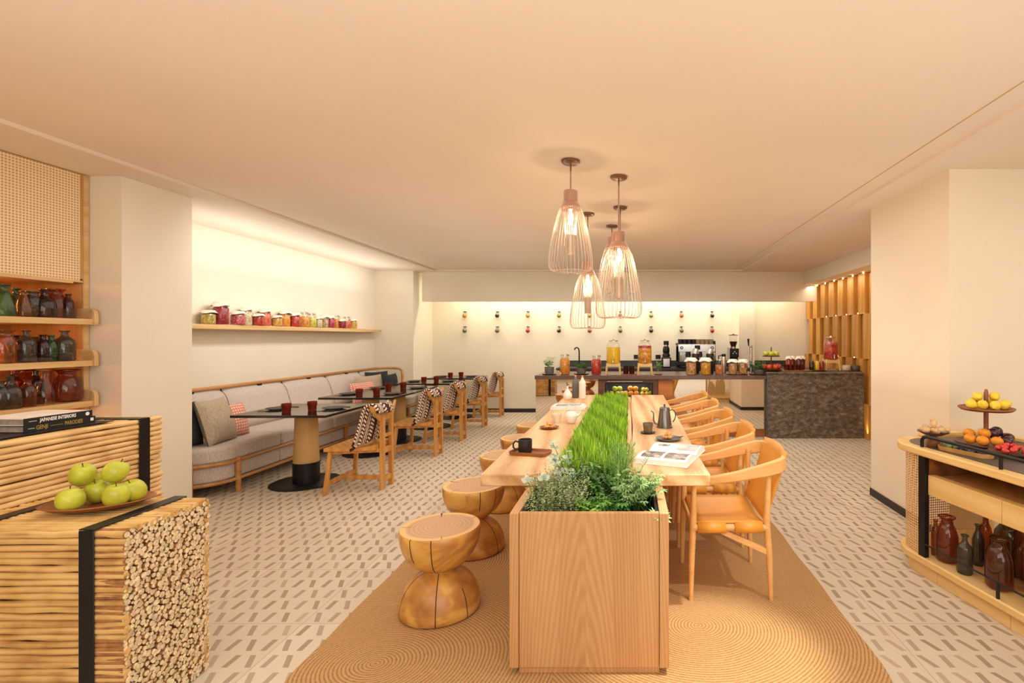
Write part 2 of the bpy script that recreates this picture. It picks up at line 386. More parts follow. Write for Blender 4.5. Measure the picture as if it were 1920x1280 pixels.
# ------------------------------------------------------------------ mesh builder
class MB:
    def __init__(s): s.v = []; s.f = []; s.m = []; s.uv = []
    def add(s, vs, fs, mi=0, M4=None, uvs=None):
        o = len(s.v)
        s.v += [tuple(M4 @ Vector(v)) if M4 else tuple(v) for v in vs]
        s.f += [tuple(i + o for i in f) for f in fs]; s.m += [mi] * len(fs)
        s.uv += (uvs if uvs else [None] * len(fs))
        return s
    def box(s, x0, x1, y0, y1, z0, z1, mi=0, M4=None):
        vs = [(x, y, z) for z in (z0, z1) for y in (y0, y1) for x in (x0, x1)]
        return s.add(vs, [(0, 2, 3, 1), (4, 5, 7, 6), (0, 1, 5, 4), (2, 6, 7, 3), (0, 4, 6, 2), (1, 3, 7, 5)], mi, M4)
    def lathe(s, prof, n=24, c=(0, 0, 0), mi=0, M4=None, sx=1, sy=1):
        vs = []; fs = []
        for r, z in prof:
            for i in range(n):
                a = 2 * PI * i / n; vs.append((c[0] + r * sx * math.cos(a), c[1] + r * sy * math.sin(a), c[2] + z))
        for j in range(len(prof) - 1):
            for i in range(n):
                k = (i + 1) % n; fs.append((j * n + i, j * n + k, (j + 1) * n + k, (j + 1) * n + i))
        if prof[0][0] > 1e-6: fs.append(tuple(range(n - 1, -1, -1)))
        if prof[-1][0] > 1e-6: fs.append(tuple((len(prof) - 1) * n + i for i in range(n)))
        return s.add(vs, fs, mi, M4)
    def open_lathe(s, prof, n=24, c=(0, 0, 0), mi=0):
        vs = []; fs = []
        for r, z in prof:
            for i in range(n):
                a = 2 * PI * i / n; vs.append((c[0] + r * math.cos(a), c[1] + r * math.sin(a), c[2] + z))
        for j in range(len(prof) - 1):
            for i in range(n):
                k = (i + 1) % n; fs.append((j * n + i, j * n + k, (j + 1) * n + k, (j + 1) * n + i))
        return s.add(vs, fs, mi)
    def cyl(s, p0, p1, r0, r1=None, n=12, mi=0):
        return s.tube([p0, p1], [r0, r0 if r1 is None else r1], n, mi)
    def tube(s, pts, rad, n=10, mi=0, closed=False, flat=None):
        """flat=(w,h,up): rectangular-ish section"""
        P = [Vector(p) for p in pts]; m = len(P)
        if isinstance(rad, (int, float)): rad = [rad] * m
        T = []
        for i in range(m):
            a = P[(i - 1) % m] if (closed or i > 0) else P[i]; b = P[(i + 1) % m] if (closed or i < m - 1) else P[i]
            T.append((b - a).normalized())
        up = Vector((0, 0, 1)) if abs(T[0].z) < .9 else Vector((1, 0, 0))
        nrm = (up - T[0] * up.dot(T[0])).normalized(); vs = []; fs = []
        for i in range(m):
            nrm = (nrm - T[i] * nrm.dot(T[i])).normalized(); bi = T[i].cross(nrm)
            for k in range(n):
                a = 2 * PI * k / n; vs.append(P[i] + (nrm * math.cos(a) + bi * math.sin(a)) * rad[i])
        for i in range(m if closed else m - 1):
            for k in range(n):
                j = (i + 1) % m; q = (k + 1) % n
                fs.append((i * n + k, i * n + q, j * n + q, j * n + k))
        if not closed: fs.append(tuple(range(n - 1, -1, -1))); fs.append(tuple((m - 1) * n + k for k in range(n)))
        return s.add(vs, fs, mi)
    def sweep(s, pts, secs, up=(0, 0, 1), mi=0):
        """rectangular bar: secs = (width sideways, height along up)"""
        P = [Vector(p) for p in pts]; m = len(P); vs = []; fs = []
        if isinstance(secs, tuple): secs = [secs] * m
        for i in range(m):
            t = (P[min(i + 1, m - 1)] - P[max(i - 1, 0)]).normalized(); u = Vector(up); u = (u - t * u.dot(t)).normalized(); b = t.cross(u)
            w, h = secs[i]
            for (a, c) in ((-1, -1), (1, -1), (1, 1), (-1, 1)): vs.append(P[i] + b * a * w / 2 + u * c * h / 2)
        for i in range(m - 1):
            for k in range(4):
                q = (k + 1) % 4; fs.append((i * 4 + k, i * 4 + q, (i + 1) * 4 + q, (i + 1) * 4 + k))
        fs.append((3, 2, 1, 0)); fs.append(tuple((m - 1) * 4 + k for k in range(4)))
        return s.add(vs, fs, mi)
    def prism(s, out, z0, z1, mi=0, M4=None):
        n = len(out); vs = [(x, y, z0) for x, y in out] + [(x, y, z1) for x, y in out]
        fs = [tuple(range(n - 1, -1, -1)), tuple(range(n, 2 * n))] + [(i, (i + 1) % n, n + (i + 1) % n, n + i) for i in range(n)]
        return s.add(vs, fs, mi, M4)
    def ell(s, c, r, n=14, mi=0, M4=None, dimple=0):
        prof = []
        k = n // 2 + 1
        for i in range(k + 1):
            a = -PI / 2 + PI * i / k; rr = math.cos(a); z = math.sin(a)
            if dimple: z *= 1 - dimple * math.exp(-(rr / .35) ** 2)
            prof.append((max(rr, 0), z))
        prof[0] = (0, prof[0][1]); prof[-1] = (0, prof[-1][1])
        rx, ry, rz = (r, r, r) if isinstance(r, (int, float)) else r
        mt = Matrix.Translation(Vector(c)) @ (M4 if M4 else Matrix()) @ Matrix.Diagonal((rx, ry, rz, 1))
        return s.lathe(prof, n, (0, 0, 0), mi, mt)
    def grid(s, fn, nu, nv, mi=0, uv=None, closed=False):
        vs = [fn(i / nu, j / nv) for j in range(nv + 1) for i in range(nu + 1)]; fs = []; uvs = []
        for j in range(nv):
            for i in range(nu):
                fs.append((j * (nu + 1) + i, j * (nu + 1) + i + 1, (j + 1) * (nu + 1) + i + 1, (j + 1) * (nu + 1) + i))
                if uv: uvs.append([uv(a / nu, b / nv) for a, b in ((i, j), (i + 1, j), (i + 1, j + 1), (i, j + 1))])
        return s.add(vs, fs, mi, None, uvs if uv else None)
    def leaf(s, p, d, up, ln, w, mi=0, droop=0):
        p = Vector(p); d = Vector(d).normalized(); side = d.cross(Vector(up))
        if side.length < 1e-4: side = Vector((1, 0, 0))
        side.normalize(); nn = side.cross(d)
        q = lambda a, b, c: p + d * ln * a + side * w * b + nn * ln * c
        vs = [p, q(.35, .5, .08), q(.35, -.5, .08), q(.4, 0, 0), q(.75, .32, .03 - droop * .5), q(.75, -.32, .03 - droop * .5), q(1, 0, -droop)]
        return s.add(vs, [(0, 3, 1), (0, 2, 3), (1, 3, 6, 4), (3, 2, 5, 6)], mi)
    def build(s, name, mat, parent=None, loc=None, rz=None, bevel=0, sharp=48, solid=0, seg=2):
        me = bpy.data.meshes.new(name); me.from_pydata(s.v, [], s.f)
        mats = mat if isinstance(mat, (list, tuple)) else [mat]
        for m in mats: me.materials.append(M[m] if isinstance(m, str) else m)
        me.polygons.foreach_set('material_index', s.m)
        if any(u is not None for u in s.uv):
            ul = me.uv_layers.new(name='UVMap'); k = 0
            for pi, p in enumerate(me.polygons):
                for j, li in enumerate(p.loop_indices):
                    if s.uv[pi]: ul.data[li].uv = s.uv[pi][j]
        me.polygons.foreach_set('use_smooth', [True] * len(me.polygons))
        me.validate(); me.update()
        me.set_sharp_from_angle(angle=math.radians(sharp))
        o = bpy.data.objects.new(name, me); COL.objects.link(o)
        if parent: o.parent = parent
        if loc is not None: o.location = loc
        if rz is not None: o.rotation_euler = (0, 0, rz)
        if solid:
            q = o.modifiers.new('solid', 'SOLIDIFY'); q.thickness = solid; q.offset = 0
        if bevel:
            q = o.modifiers.new('bevel', 'BEVEL'); q.width = bevel; q.segments = seg; q.limit_method = 'ANGLE'; q.angle_limit = math.radians(40)
        return o

def tag(o, label, cat, group=None, kind=None):
    o['label'] = label; o['category'] = cat
    if group: o['group'] = group
    if kind: o['kind'] = kind
    return o
def thing(name, label, cat, loc=(0, 0, 0), rz=0, group=None):
    o = bpy.data.objects.new(name, None); COL.objects.link(o); o.empty_display_size = .05
    o.location = loc; o.rotation_euler = (0, 0, rz); return tag(o, label, cat, group)
def struct(name, mb, mat, **k):
    o = mb.build(name, mat, **k); o['kind'] = 'structure'; return o
def dup(root, loc, rz=None, label=None, group=None, scale=None, mat=None):
    r = root.copy(); COL.objects.link(r); r.location = loc
    if rz is not None: r.rotation_euler = (0, 0, rz)
    if scale is not None: r.scale = scale if isinstance(scale, tuple) else (scale,) * 3
    if label: r['label'] = label
    if group: r['group'] = group
    for ch in list(root.children):
        c = ch.copy(); COL.objects.link(c); c.parent = r
        for g in list(ch.children):
            d = g.copy(); COL.objects.link(d); d.parent = c
    return r
def rrect(x0, x1, y0, y1, r, n=6):
    """r = radii for corners (x0,y0),(x1,y0),(x1,y1),(x0,y1)"""
    if not isinstance(r, (tuple, list)): r = [r] * 4
    out = []
    for (cx, cy, a0), rr in zip(((x0, y0, PI), (x1, y0, 1.5 * PI), (x1, y1, 0), (x0, y1, .5 * PI)), r):
        if rr <= 0: out.append((cx, cy)); continue
        ox = cx + rr if cx == x0 else cx - rr; oy = cy + rr if cy == y0 else cy - rr
        for i in range(n + 1):
            a = a0 + PI / 2 * i / n; out.append((ox + rr * math.cos(a), oy + rr * math.sin(a)))
    return out
ORD = ['first', 'second', 'third', 'fourth', 'fifth', 'sixth', 'seventh', 'eighth', 'ninth', 'tenth', 'eleventh', 'twelfth', 'thirteenth', 'fourteenth', 'fifteenth', 'sixteenth', 'seventeenth', 'eighteenth', 'nineteenth', 'twentieth']

# ------------------------------------------------------------------ room shell
XL, XR, YB, YF = -4.56, 3.56, 9.85, -3.6
struct('floor', MB().box(XL - .1, 5.5, YF - .1, YB + .1, -.1, 0), 'floor')
struct('ceiling', MB().box(XL - .1, 5.5, YF - .1, YB + .1, ZC, ZC + .1), 'ceil')
struct('trim_1', MB().box(XL, -3.49, YF, YB, ZS, ZC), 'ceil')                       # left soffit
struct('trim_2', MB().box(2.03, 5.4, YF, YB, ZS, ZC), 'ceil')                       # right soffit
struct('trim_3', MB().box(1.868, 1.876, YF, 9.0, ZC - .002, ZC + .01), 'tan')          # joint in the ceiling
struct('trim_4', MB().box(-3.49, 2.03, 9.02, 9.17, ZS, ZC), 'plaster')
struct('wall_left', MB().box(XL - .1, XL, YF, YB, 0, ZC), 'plaster')
struct('wall_back', MB().box(XL, 5.4, YB, YB + .1, 0, ZC), 'plaster')
struct('wall_left_pier', MB().box(XL, -3.753, 3.706, 4.302, 0, ZS), 'plaster')
struct('wall_left_end', MB().box(XL, -3.867, 8.97, YB, 0, ZS), 'plaster')
struct('wall_right_pier', MB().box(2.265, 5.4, 3.55, 4.70, 0, ZS), 'wallright')
struct('wall_right', MB().box(XR, XR + .1, 4.70, YB, 0, ZC), 'slat')
struct('wall_right_near', MB().box(5.4, 5.5, YF, 4.7, 0, ZC), 'plaster')
struct('wall_back_bulkhead', MB().box(-3.79, 3.42, 9.17, 9.25, 2.129, ZC), 'plaster')
struct('trim_5', MB().box(3.19, XR, 4.70, YB, 2.436, ZS), 'plaster')               # beam above the slats
struct('trim_6', MB().box(2.1, 2.4, 9.6, YB, 0, ZC), 'plaster')                     # shallow pilaster
wf = MB().box(XL, .6, YF - .1, YF, 0, ZC).box(4.2, 5.4, YF - .1, YF, 0, ZC).box(.6, 4.2, YF - .1, YF, 0, .35).box(.6, 4.2, YF - .1, YF, 2.35, ZC)
struct('wall_front', wf, 'plaster')
wn = struct('window_1', MB().box(.6, 4.2, YF - .07, YF - .06, .35, 2.35), 'g_window')
fr = MB()
for i in range(10): fr.box(.6 + i * .395, .68 + i * .395 if i < 9 else 4.2, YF - .05, YF + .02, .35, 2.35)
fr.build('window_frame', 'oak', wn)
for nm, a in (('baseboard_back', (XL, 3.5, YB - .012, YB, 0, .075)), ('baseboard_left_end', (XL, -3.867, 8.958, 8.97, 0, .075)),
              ('baseboard_left_return', (-3.867, -3.855, 8.97, YB, 0, .075)), ('baseboard_right_pier', (2.253, 2.265, 3.55, 4.7, 0, .065)),
              ('baseboard_right_pier_face', (2.265, 5.4, 3.538, 3.55, 0, .065)), ('baseboard_left_pier', (-3.753, -3.741, 3.706, 4.302, 0, .065)),
              ('baseboard_right_pier_far', (2.265, 3.5, 4.7, 4.712, 0, .065))):
    struct(nm, MB().box(*a), 'dark_trim')

# shingled oak slat wall
sl = thing('slat_wall_panel', 'honey oak shingled slat cladding with tiny lights on the right wall', 'wall panel', (XR, 8, 0))
tiers = [(1.82, 2.43, 0), (1.157, 1.82, .5), (.5, 1.157, 0), (0.0, .5, .5)]
for k, (z0, z1, off) in enumerate(tiers):
    y = 4.75 + off * .375
    b = MB(); out = .05 + .012 * k
    while y < 9.8:
        y1 = min(y + .2, 9.84)
        b.box(-out - .05, -.001, y - 8, y1 - 8, z0, z1)
        b.box(-out, -.001, y1 - 8 + .035, min(y + .34, 9.84) - 8, z0, z1 - .01) if y1 < 9.8 else None
        y += .375
    b.build('slat_row', 'slat', sl, bevel=.003)
pl = MB()
for yy in (7.35, 7.7, 8.05, 8.4, 8.78, 9.15): pl.ell((-.13, yy - 8, 2.418), .011, 8)
for yy in (7.5, 7.9, 8.3, 8.7): pl.ell((-.14, yy - 8, 1.832), .007, 8)
for yy in (7.6, 8.2): pl.ell((-.15, yy - 8, 1.17), .007, 8)
pl.build('pin_lights', 'pin', sl)

# ------------------------------------------------------------------ jute rug
out = []
for (x, y) in rrect(-1.475, 1.13, 1.78, 6.6, (.45, .45, .3, .3), 10): out.append((x, y))
dense = []
for i in range(len(out)):
    a, b2 = Vector(out[i]), Vector(out[(i + 1) % len(out)]); n = max(1, int((b2 - a).length / .05))
    for k in range(n):
        p = a + (b2 - a) * k / n; dense.append((p.x + .004 * math.sin(p.y * 9 + p.x * 5), p.y + .004 * math.sin(p.x * 11)))
tag(MB().prism(dense, .001, .011).build('jute_rug', 'rug'), 'large golden braided jute rug with ring pattern under the long table', 'rug')
RZ = .011

# ------------------------------------------------------------------ planter + communal table
TX0, TX1 = -.52, .171
pt = thing('planter_box', 'big oak planter box at the near end of the communal table', 'planter', (-.1745, 2.17, RZ))
def P_(b, *a): # box in world coords relative to planter
    x0, x1, y0, y1, z0, z1 = a; return b.box(x0 + .1745, x1 + .1745, y0 - 2.17, y1 - 2.17, z0 - RZ, z1 - RZ)
b = MB(); P_(b, TX0 + .042, TX1 - .042, 2.175, 2.20, .042, .7125); b.build('front_panel', 'planter', pt, bevel=.002)
b = MB(); P_(b, TX0, TX0 + .04, 2.17, 5.95, .042, .7125); b.build('side_panel', 'planter', pt, bevel=.003)
b = MB(); P_(b, TX1 - .04, TX1, 2.17, 5.95, .042, .7125); b.build('side_panel', 'planter', pt, bevel=.003)
b = MB(); P_(b, TX0 + .04, TX1 - .04, 5.92, 5.95, .03, .7125); b.build('end_panel', 'planter', pt)
b = MB(); P_(b, TX0 + .04, TX1 - .04, 2.19, 5.92, RZ, .06); b.build('plinth', 'planter', pt)
b = MB()
P_(b, TX0 + .04, TX0 + .055, 2.2, 2.9, .5, .70); P_(b, TX1 - .055, TX1 - .04, 2.2, 2.9, .5, .70); P_(b, TX0 + .04, TX1 - .04, 2.2, 2.212, .5, .70)
b.build('liner', 'liner', pt)
def soilfn(u, v): return (-.46 + .57 * u + .1745, 2.21 + .75 * v - 2.17, .62 + .02 * math.sin(u * 17) * math.cos(v * 13) - RZ)
MB().grid(soilfn, 16, 20).build('soil', 'soil', pt)

tb = thing('communal_table', 'long communal oak table of two slabs with a grass trough between', 'table', (-.174, 4.3, .7125))
def slab(x0, x1, seed, name):
    rnd = random.Random(seed); pts = []
    ys = [2.56 + 3.53 * i / 24 for i in range(25)]
    L_ = [(x0 + .006 * math.sin(y * 3 + seed) , y) for y in ys]; R_ = [(x1 + .006 * math.sin(y * 2.3 + seed * 2), y) for y in ys]
    pts = [(x + .174, y - 4.3) for x, y in (L_[::-1] + R_)]
    # ccw
    return MB().prism(pts[::-1] if False else pts, .001, .0625).build(name, 'oakY', tb, bevel=.006, seg=2)
slab(-.765, -.40, 1, 'tabletop_slab'); slab(.02, .417, 2, 'tabletop_slab')
for q in ((-.015, .018), (-.399, -.387)): MB().box(q[0] + .174, q[1] + .174, 2.62 - 4.3, 6.0 - 4.3, -.18, .045).build('trough_side', 'oakY', tb)
MB().box(-.387 + .174, -.015 + .174, 2.95 - 4.3, 6.0 - 4.3, -.12, -.02).build('trough_bed', 'soil', tb)
TZ = .775
# wheatgrass
g = MB(); rnd = random.Random(3)
for i in range(9500):
    x = rnd.uniform(-.375, -.028); y = 2.74 + 3.18 * rnd.random()
    h = rnd.uniform(.085, .165) * (.92 + .14 * math.sin(x * 31 + y * 9)); w = rnd.uniform(.0028, .0046)
    a = rnd.gauss(0, .7); ex = rnd.gauss(0, .013); ey = rnd.gauss(0, .016)
    if x < -.33: ex -= rnd.uniform(0, .035)
    if x > -.07: ex += rnd.uniform(0, .012)
    cx, cy = w * math.cos(a), w * math.sin(a); z = .69
    g.add([(x - cx, y - cy, z), (x + cx, y + cy, z), (x + cx * .8 + ex * .4, y + cy * .8 + ey * .4, z + h * .6), (x - cx * .8 + ex * .4, y - cy * .8 + ey * .4, z + h * .6), (x + ex, y + ey, z + h)],
          [(0, 1, 2, 3), (3, 2, 4)], rnd.choice((0, 0, 1, 2)))
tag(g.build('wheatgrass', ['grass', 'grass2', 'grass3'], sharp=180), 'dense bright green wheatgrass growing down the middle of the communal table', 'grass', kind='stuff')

# herbs in the planter
def thyme():
    b = MB(); r = random.Random(5)
    for i in range(330):
        p = Vector((max(-.43, min(-.24, r.gauss(-.335, .05))), r.uniform(2.25, 2.52), .62)); d = Vector((r.gauss(-.01, .17) + (p.x + .335) * 2.6, r.gauss(-.03, .22), 1)).normalized()
        n = r.randint(11, 18); q = p.copy(); st = r.uniform(.0095, .0135)
        for k in range(n):
            d = (d + Vector((r.gauss(0, .07), r.gauss(0, .07), .03))).normalized(); q2 = q + d * st
            b.add([q - Vector((.0008, 0, 0)), q + Vector((.0008, 0, 0)), q2], [(0, 1, 2)], 1)
            q = q2
            if k > 1:
                for _ in range(3):
                    a = r.uniform(0, 2 * PI); b.leaf(q, (math.cos(a), math.sin(a), .6), (0, 0, 1), r.uniform(.008, .013), .0055)
    return b
o = thyme().build('thyme_bush', ['leaf_sage', 'stem'], sharp=180); tag(o, 'bushy grey-green thyme at the left of the planter box', 'herb')
def lobed(b, p, d, up, R, lobes=5, mi=0, thin=.42):
    d = Vector(d).normalized(); side = d.cross(Vector(up))
    if side.length < 1e-3: side = Vector((1, 0, 0))
    side.normalize()
    for k in range(lobes):
        a = (k - (lobes - 1) / 2) * (2.3 / (lobes - 1)); dd = d * math.cos(a) + side * math.sin(a)
        b.leaf(p, dd, up, R * (1 - .12 * abs(k - (lobes - 1) / 2)), R * thin, mi, .15)
def parsley(cx, cy, n, spread, hgt, R, seed, lobes=5, lean=(0, 0), thin=.5):
    b = MB(); r = random.Random(seed)
    for i in range(n):
        p0 = Vector((cx + r.gauss(0, spread * .35), cy + r.gauss(0, spread * .3), .625)); a = r.uniform(0, 2 * PI); rr = spread * math.sqrt(r.random())
        p1 = Vector((cx + rr * math.cos(a) + lean[0], cy + rr * math.sin(a) * .8 + lean[1], .66 + hgt * r.uniform(.35, 1)))
        mid = (p0 + p1) / 2 + Vector((0, 0, .02)); b.tube([p0, mid, p1], [.0016, .0013, .001], 4, 1)
        out = (p1 - p0); out.z *= .25
        for k in range(3):
            q = mid.lerp(p1, .4 + .3 * k); dv = Vector((out.x + r.gauss(0, .03), out.y + r.gauss(0, .03), r.uniform(-.01, .03)))
            lobed(b, q, dv, (r.gauss(0, .3), r.gauss(0, .3), 1), R * r.uniform(.7, 1.15), lobes, 0, thin)
    return b
tag(parsley(-.17, 2.30, 34, .075, .07, .030, 11, 3, (0, -.01)).build('mint_clump', ['leaf_bright', 'leaf_dark'], sharp=180), 'bright green mint clump low at the front centre of the planter', 'herb')
tag(parsley(-.08, 2.36, 46, .095, .075, .045, 12, 5, (.0, -.02), .3).build('parsley_clump', ['leaf_dark', 'leaf_bright'], sharp=180), 'dark green parsley spreading in the middle front of the planter', 'herb')
tag(parsley(.02, 2.40, 78, .115, .17, .036, 13, 5, (.02, -.02), .26).build('scented_geranium', ['leaf_grey', 'leaf_dark'], sharp=180), 'scented geranium with cut leaves filling the right of the planter', 'herb')
tag(parsley(.09, 2.25, 8, .035, .04, .045, 18, 5, (.03, -.02), .26).build('trailing_geranium_sprig', ['leaf_grey', 'leaf_dark'], sharp=180), 'cut-leaved sprig trailing over the right front corner of the planter', 'herb')
tag(parsley(-.16, 2.52, 40, .10, .10, .05, 14, 3, (0, 0), .45).build('basil_clump', ['leaf_dark', 'leaf_dark'], sharp=180), 'shaded dark basil between the thyme and the wheatgrass', 'herb')
b = MB(); r = random.Random(21)
for i in range(16):
    p0 = Vector((-.20 + r.gauss(0, .03), 2.60 + r.gauss(0, .02), .64)); p1 = p0 + Vector((r.gauss(-.03, .07), r.gauss(-.04, .04), r.uniform(.15, .22)))
    b.tube([p0, p0.lerp(p1, .6) + Vector((0, 0, .02)), p1], .0018, 4, 1)
    for k in range(6):
        a = r.uniform(0, 2 * PI); b.leaf(p0.lerp(p1, .55 + .08 * k), (math.cos(a), math.sin(a), .1), (0, 0, 1), r.uniform(.045, .06), .016, 0, .35)
tag(b.build('sage_plant', ['leaf_dark', 'stem'], sharp=180), 'sage plant with drooping long leaves in front of the wheatgrass', 'herb')
b = MB(); r = random.Random(22)
for i in range(26):
    p0 = Vector((-.05 + r.gauss(0, .02), 2.58 + r.gauss(0, .03), .64)); p1 = p0 + Vector((r.gauss(0, .04), r.gauss(0, .03), r.uniform(.2, .31)))
    b.tube([p0, p1], .0015, 4, 1)
    for k in range(26):
        a = r.uniform(0, 2 * PI); b.leaf(p0.lerp(p1, .2 + .8 * k / 26), (math.cos(a), math.sin(a), 1.1), (0, 0, 1), r.uniform(.03, .045), .0022)
tag(b.build('dill_plant', ['leaf_grey', 'leaf_bright'], sharp=180), 'tall feathery dill rising beside the wheatgrass on the right', 'herb')
b = MB(); r = random.Random(23)
base = Vector((-.30, 2.48, .64))
for (tx, ty, tz) in ((-.37, 2.42, .965), (-.30, 2.46, .905), (-.36, 2.38, .90)):
    p1 = Vector((tx, ty, tz)); b.tube([base, base.lerp(p1, .5) + Vector((.02, 0, .02)), p1], [.0028, .002, .0012], 5, 1)
    for k in range(6):
        q = base.lerp(p1, .5 + .1 * k + r.uniform(-.03, .03)); a = k * 1.4 + r.random()
        for sg in (0, PI): b.leaf(q, (math.cos(a + sg), .5 * math.sin(a + sg), r.uniform(.1, .7)), (r.gauss(0, .4), -.6, 1), r.uniform(.026, .038), r.uniform(.022, .03), 0, .1)
tag(b.build('eucalyptus_sprig', ['leaf_pale', 'stem'], sharp=180), 'eucalyptus sprig with round pale leaves leaning over the left tabletop edge', 'sprig')
b = MB()
for (px, py) in ((.0, 0), (.075, .01)):
    c = Vector((-.475 + px, 2.34, .80 + py)); b.tube([Vector((-.40, 2.36, .66)), c], .0014, 4, 1)
    for k in range(4):
        a = k * PI / 2 + .4; b.leaf(c, (math.cos(a) * .6, math.sin(a) * .4, .9 * (1 if k % 2 else .4)), (0, -1, .2), .035, .028, 0)
tag(b.build('pale_leaf_sprig', [plain('pale_petal', '#dbe6d6', .6), 'leaf_dark'], sharp=180), 'pale mint-white leaf sprig at the far left corner of the planter', 'sprig')

# ------------------------------------------------------------------ log stools
def stool():
    t = thing('log_stool', '', 'stool', (0, 0, 0), 0, 'hourglass log stools along the communal table')
    R, h = .208, .445
    pr = [(0, 0), (R - .012, 0), (R, .012)]
    for i in range(1, 13): a = PI / 2 * i / 13; pr.append((max(R * math.cos(a) ** .75, .075), .012 + (h / 2 - .012) * math.sin(a)))
    pr2 = pr[1:]
    lower = MB().lathe([(0, 0)] + pr2 + [(.06, h / 2)], 40); lower.build('lower_dome', 'log', t)
    up = [(.06, h / 2)] + [(r, h - z) for r, z in reversed(pr2)]
    up[-1] = (R - .006, h); up[-2] = (R, h - .008)
    MB().open_lathe(up, 40).build('upper_bowl', 'log', t)
    MB().lathe([(0, h - .004), (R - .005, h - .004), (R - .005, h + .0008), (0, h + .0008)], 40).build('seat_top', 'logtop', t)
    cr = MB()
    for (a0, l) in ((1.9, .075), (3.3, .09), (5.1, .05), (.7, .06)):
        d = Vector((math.cos(a0), math.sin(a0), 0)); s_ = Vector((-d.y, d.x, 0)); z = h + .0022
        p0 = d * (R - .01); p1 = d * (R - .01 - l)
        w = .005 if a0 == 1.9 else .0018
        cr.add([tuple(p0 + s_ * w + Vector((0, 0, z))), tuple(p0 - s_ * w + Vector((0, 0, z))), tuple(p1 + Vector((0, 0, z)))], [(0, 1, 2)])
    for a0, prof in ((4.95, pr2), (4.85, up[1:]), (3.75, pr2), (5.75, pr2[:8]), (4.3, up[8:]), (2.2, pr2), (1.2, up[1:])):
        if 1:
            vs = []; 
            for (r_, z_) in prof:
                for w in (-.0022, .0022):
                    aa = a0 + w / max(r_, .05); vs.append(((r_ + .0012) * math.cos(aa), (r_ + .0012) * math.sin(aa), z_))
            nn = len(prof); cr.add(vs, [(2 * i, 2 * i + 1, 2 * i + 3, 2 * i + 2) for i in range(nn - 1)])
    cr.build('drying_cracks', 'gap', t)
    return t
st0 = stool()
spos = [(-1.02, 2.71), (-1.075, 3.47), (-1.085, 4.35), (-1.10, 5.10), (-1.11, 5.86)]
slab_l = ['turned log stool nearest the camera, left of the planter', 'turned log stool, second from the camera', 'turned log stool, third from the camera and half hidden by the planter', 'turned log stool, fourth from the camera, mostly behind the table edge', 'turned log stool farthest from the camera by the far table end']
for i, (x, y) in enumerate(spos):
    if i == 0: st0.location = (x, y, RZ); st0['label'] = slab_l[0]
    else: dup(st0, (x, y, RZ), rz=i * .9, label=slab_l[i])

# ------------------------------------------------------------------ leather armchairs
def armchair():
    t = thing('leather_armchair', '', 'chair', (0, 0, 0), 0, 'tan leather armchairs along the communal table')
    W = .235
    for s in (-1, 1):
        MB().tube([(-.222, s * W, 0), (-.217, s * W, .25), (-.21, s * W, .43), (-.205, s * (W + .005), .655)], [.0125, .018, .02, .0145], 12).build('leg', 'chairw', t)
    for s in (-1, 1):
        MB().tube([(.225, s * W, 0), (.215, s * W, .25), (.20, s * W, .43), (.212, s * (W + .004), .735)], [.0125, .019, .02, .0145], 12).build('leg', 'chairw', t)
    for s in (-1, 1):
        MB().tube([(-.21, s * W, .405), (.20, s * W, .405)], .022, 10).build('side_rail', 'chairw', t)
    MB().tube([(.20, -W, .395), (.20, W, .395)], .015, 8).tube([(-.21, -W, .40), (-.21, W, .40)], .015, 8).build('cross_rail', 'chairw', t)
    for s in (-1, 1): MB().sweep([(-.05, s * W, .385), (.215, s * W, .265)], (.018, .03)).build('brace', 'chairw', t)
    hp = [(-.26, .222, .652), (-.18, .238, .660), (-.08, .250, .675), (.03, .258, .695), (.13, .263, .718), (.205, .262, .735), (.262, .250, .748), (.298, .222, .757), (.315, .175, .763), (.324, .10, .767), (.327, .03, .768)]
    pts = [(x, -y, z) for x, y, z in hp] + [(x, y, z) for x, y, z in reversed(hp)]
    sh_ = [.036, .042, .048, .056, .066, .076, .08, .078, .074, .07, .07]
    MB().sweep(pts, [(.026, h) for h in sh_] + [(.026, h) for h in reversed(sh_)]).build('arm_rail', 'chairw', t, bevel=.008, seg=3)
    # back sling
    def bk(u, v):
        e = 2 * u - 1; y = e * (W - .002 - .01 * v); x = .178 + .128 * v ** .8 + .02 * (1 - e * e) * (v + .2); z = .455 + .365 * v + .012 * (1 - e * e) * v
        if abs(e) > .92: x += .012
        return (x, y, z)
    MB().grid(bk, 16, 10).build('backrest', 'orange_leather', t, solid=.007)
    def stt(u, v):
        y = (u * 2 - 1) * (W + .005); x = -.20 + .385 * v; z = .434 - .022 * (1 - (u * 2 - 1) ** 2)
        return (x, y, z)
    MB().grid(stt, 12, 6).build('seat', 'orange_leather', t, solid=.007)
    for s in (-1, 1):
        for (x0, x1) in ((-.185, -.03), (.02, .175)):
            vs = []; n = 10
            for k in range(n + 1):
                a = PI / 2 - s * PI * k / n
                for x in (x0, x1): vs.append((x, s * W + .028 * math.cos(a), .405 + .029 * math.sin(a)))
            MB().add(vs, [(2 * k, 2 * k + 1, 2 * k + 3, 2 * k + 2) for k in range(n)]).build('seat_wrap', 'orange_leather', t, solid=.005)
    return t
ac = armchair()
acl = ['tan leather and oak armchair nearest the camera', 'tan leather and oak armchair, second from the camera', 'tan leather and oak armchair in the middle of the row of five', 'tan leather and oak armchair, fourth from the camera', 'tan leather and oak armchair at the far end of the row']
for i in range(5):
    loc = (.565 - .0 * i, 3.03 + .705 * i, RZ)
    if i == 0: ac.location = loc; ac['label'] = acl[0]
    else: dup(ac, loc, label=acl[i])

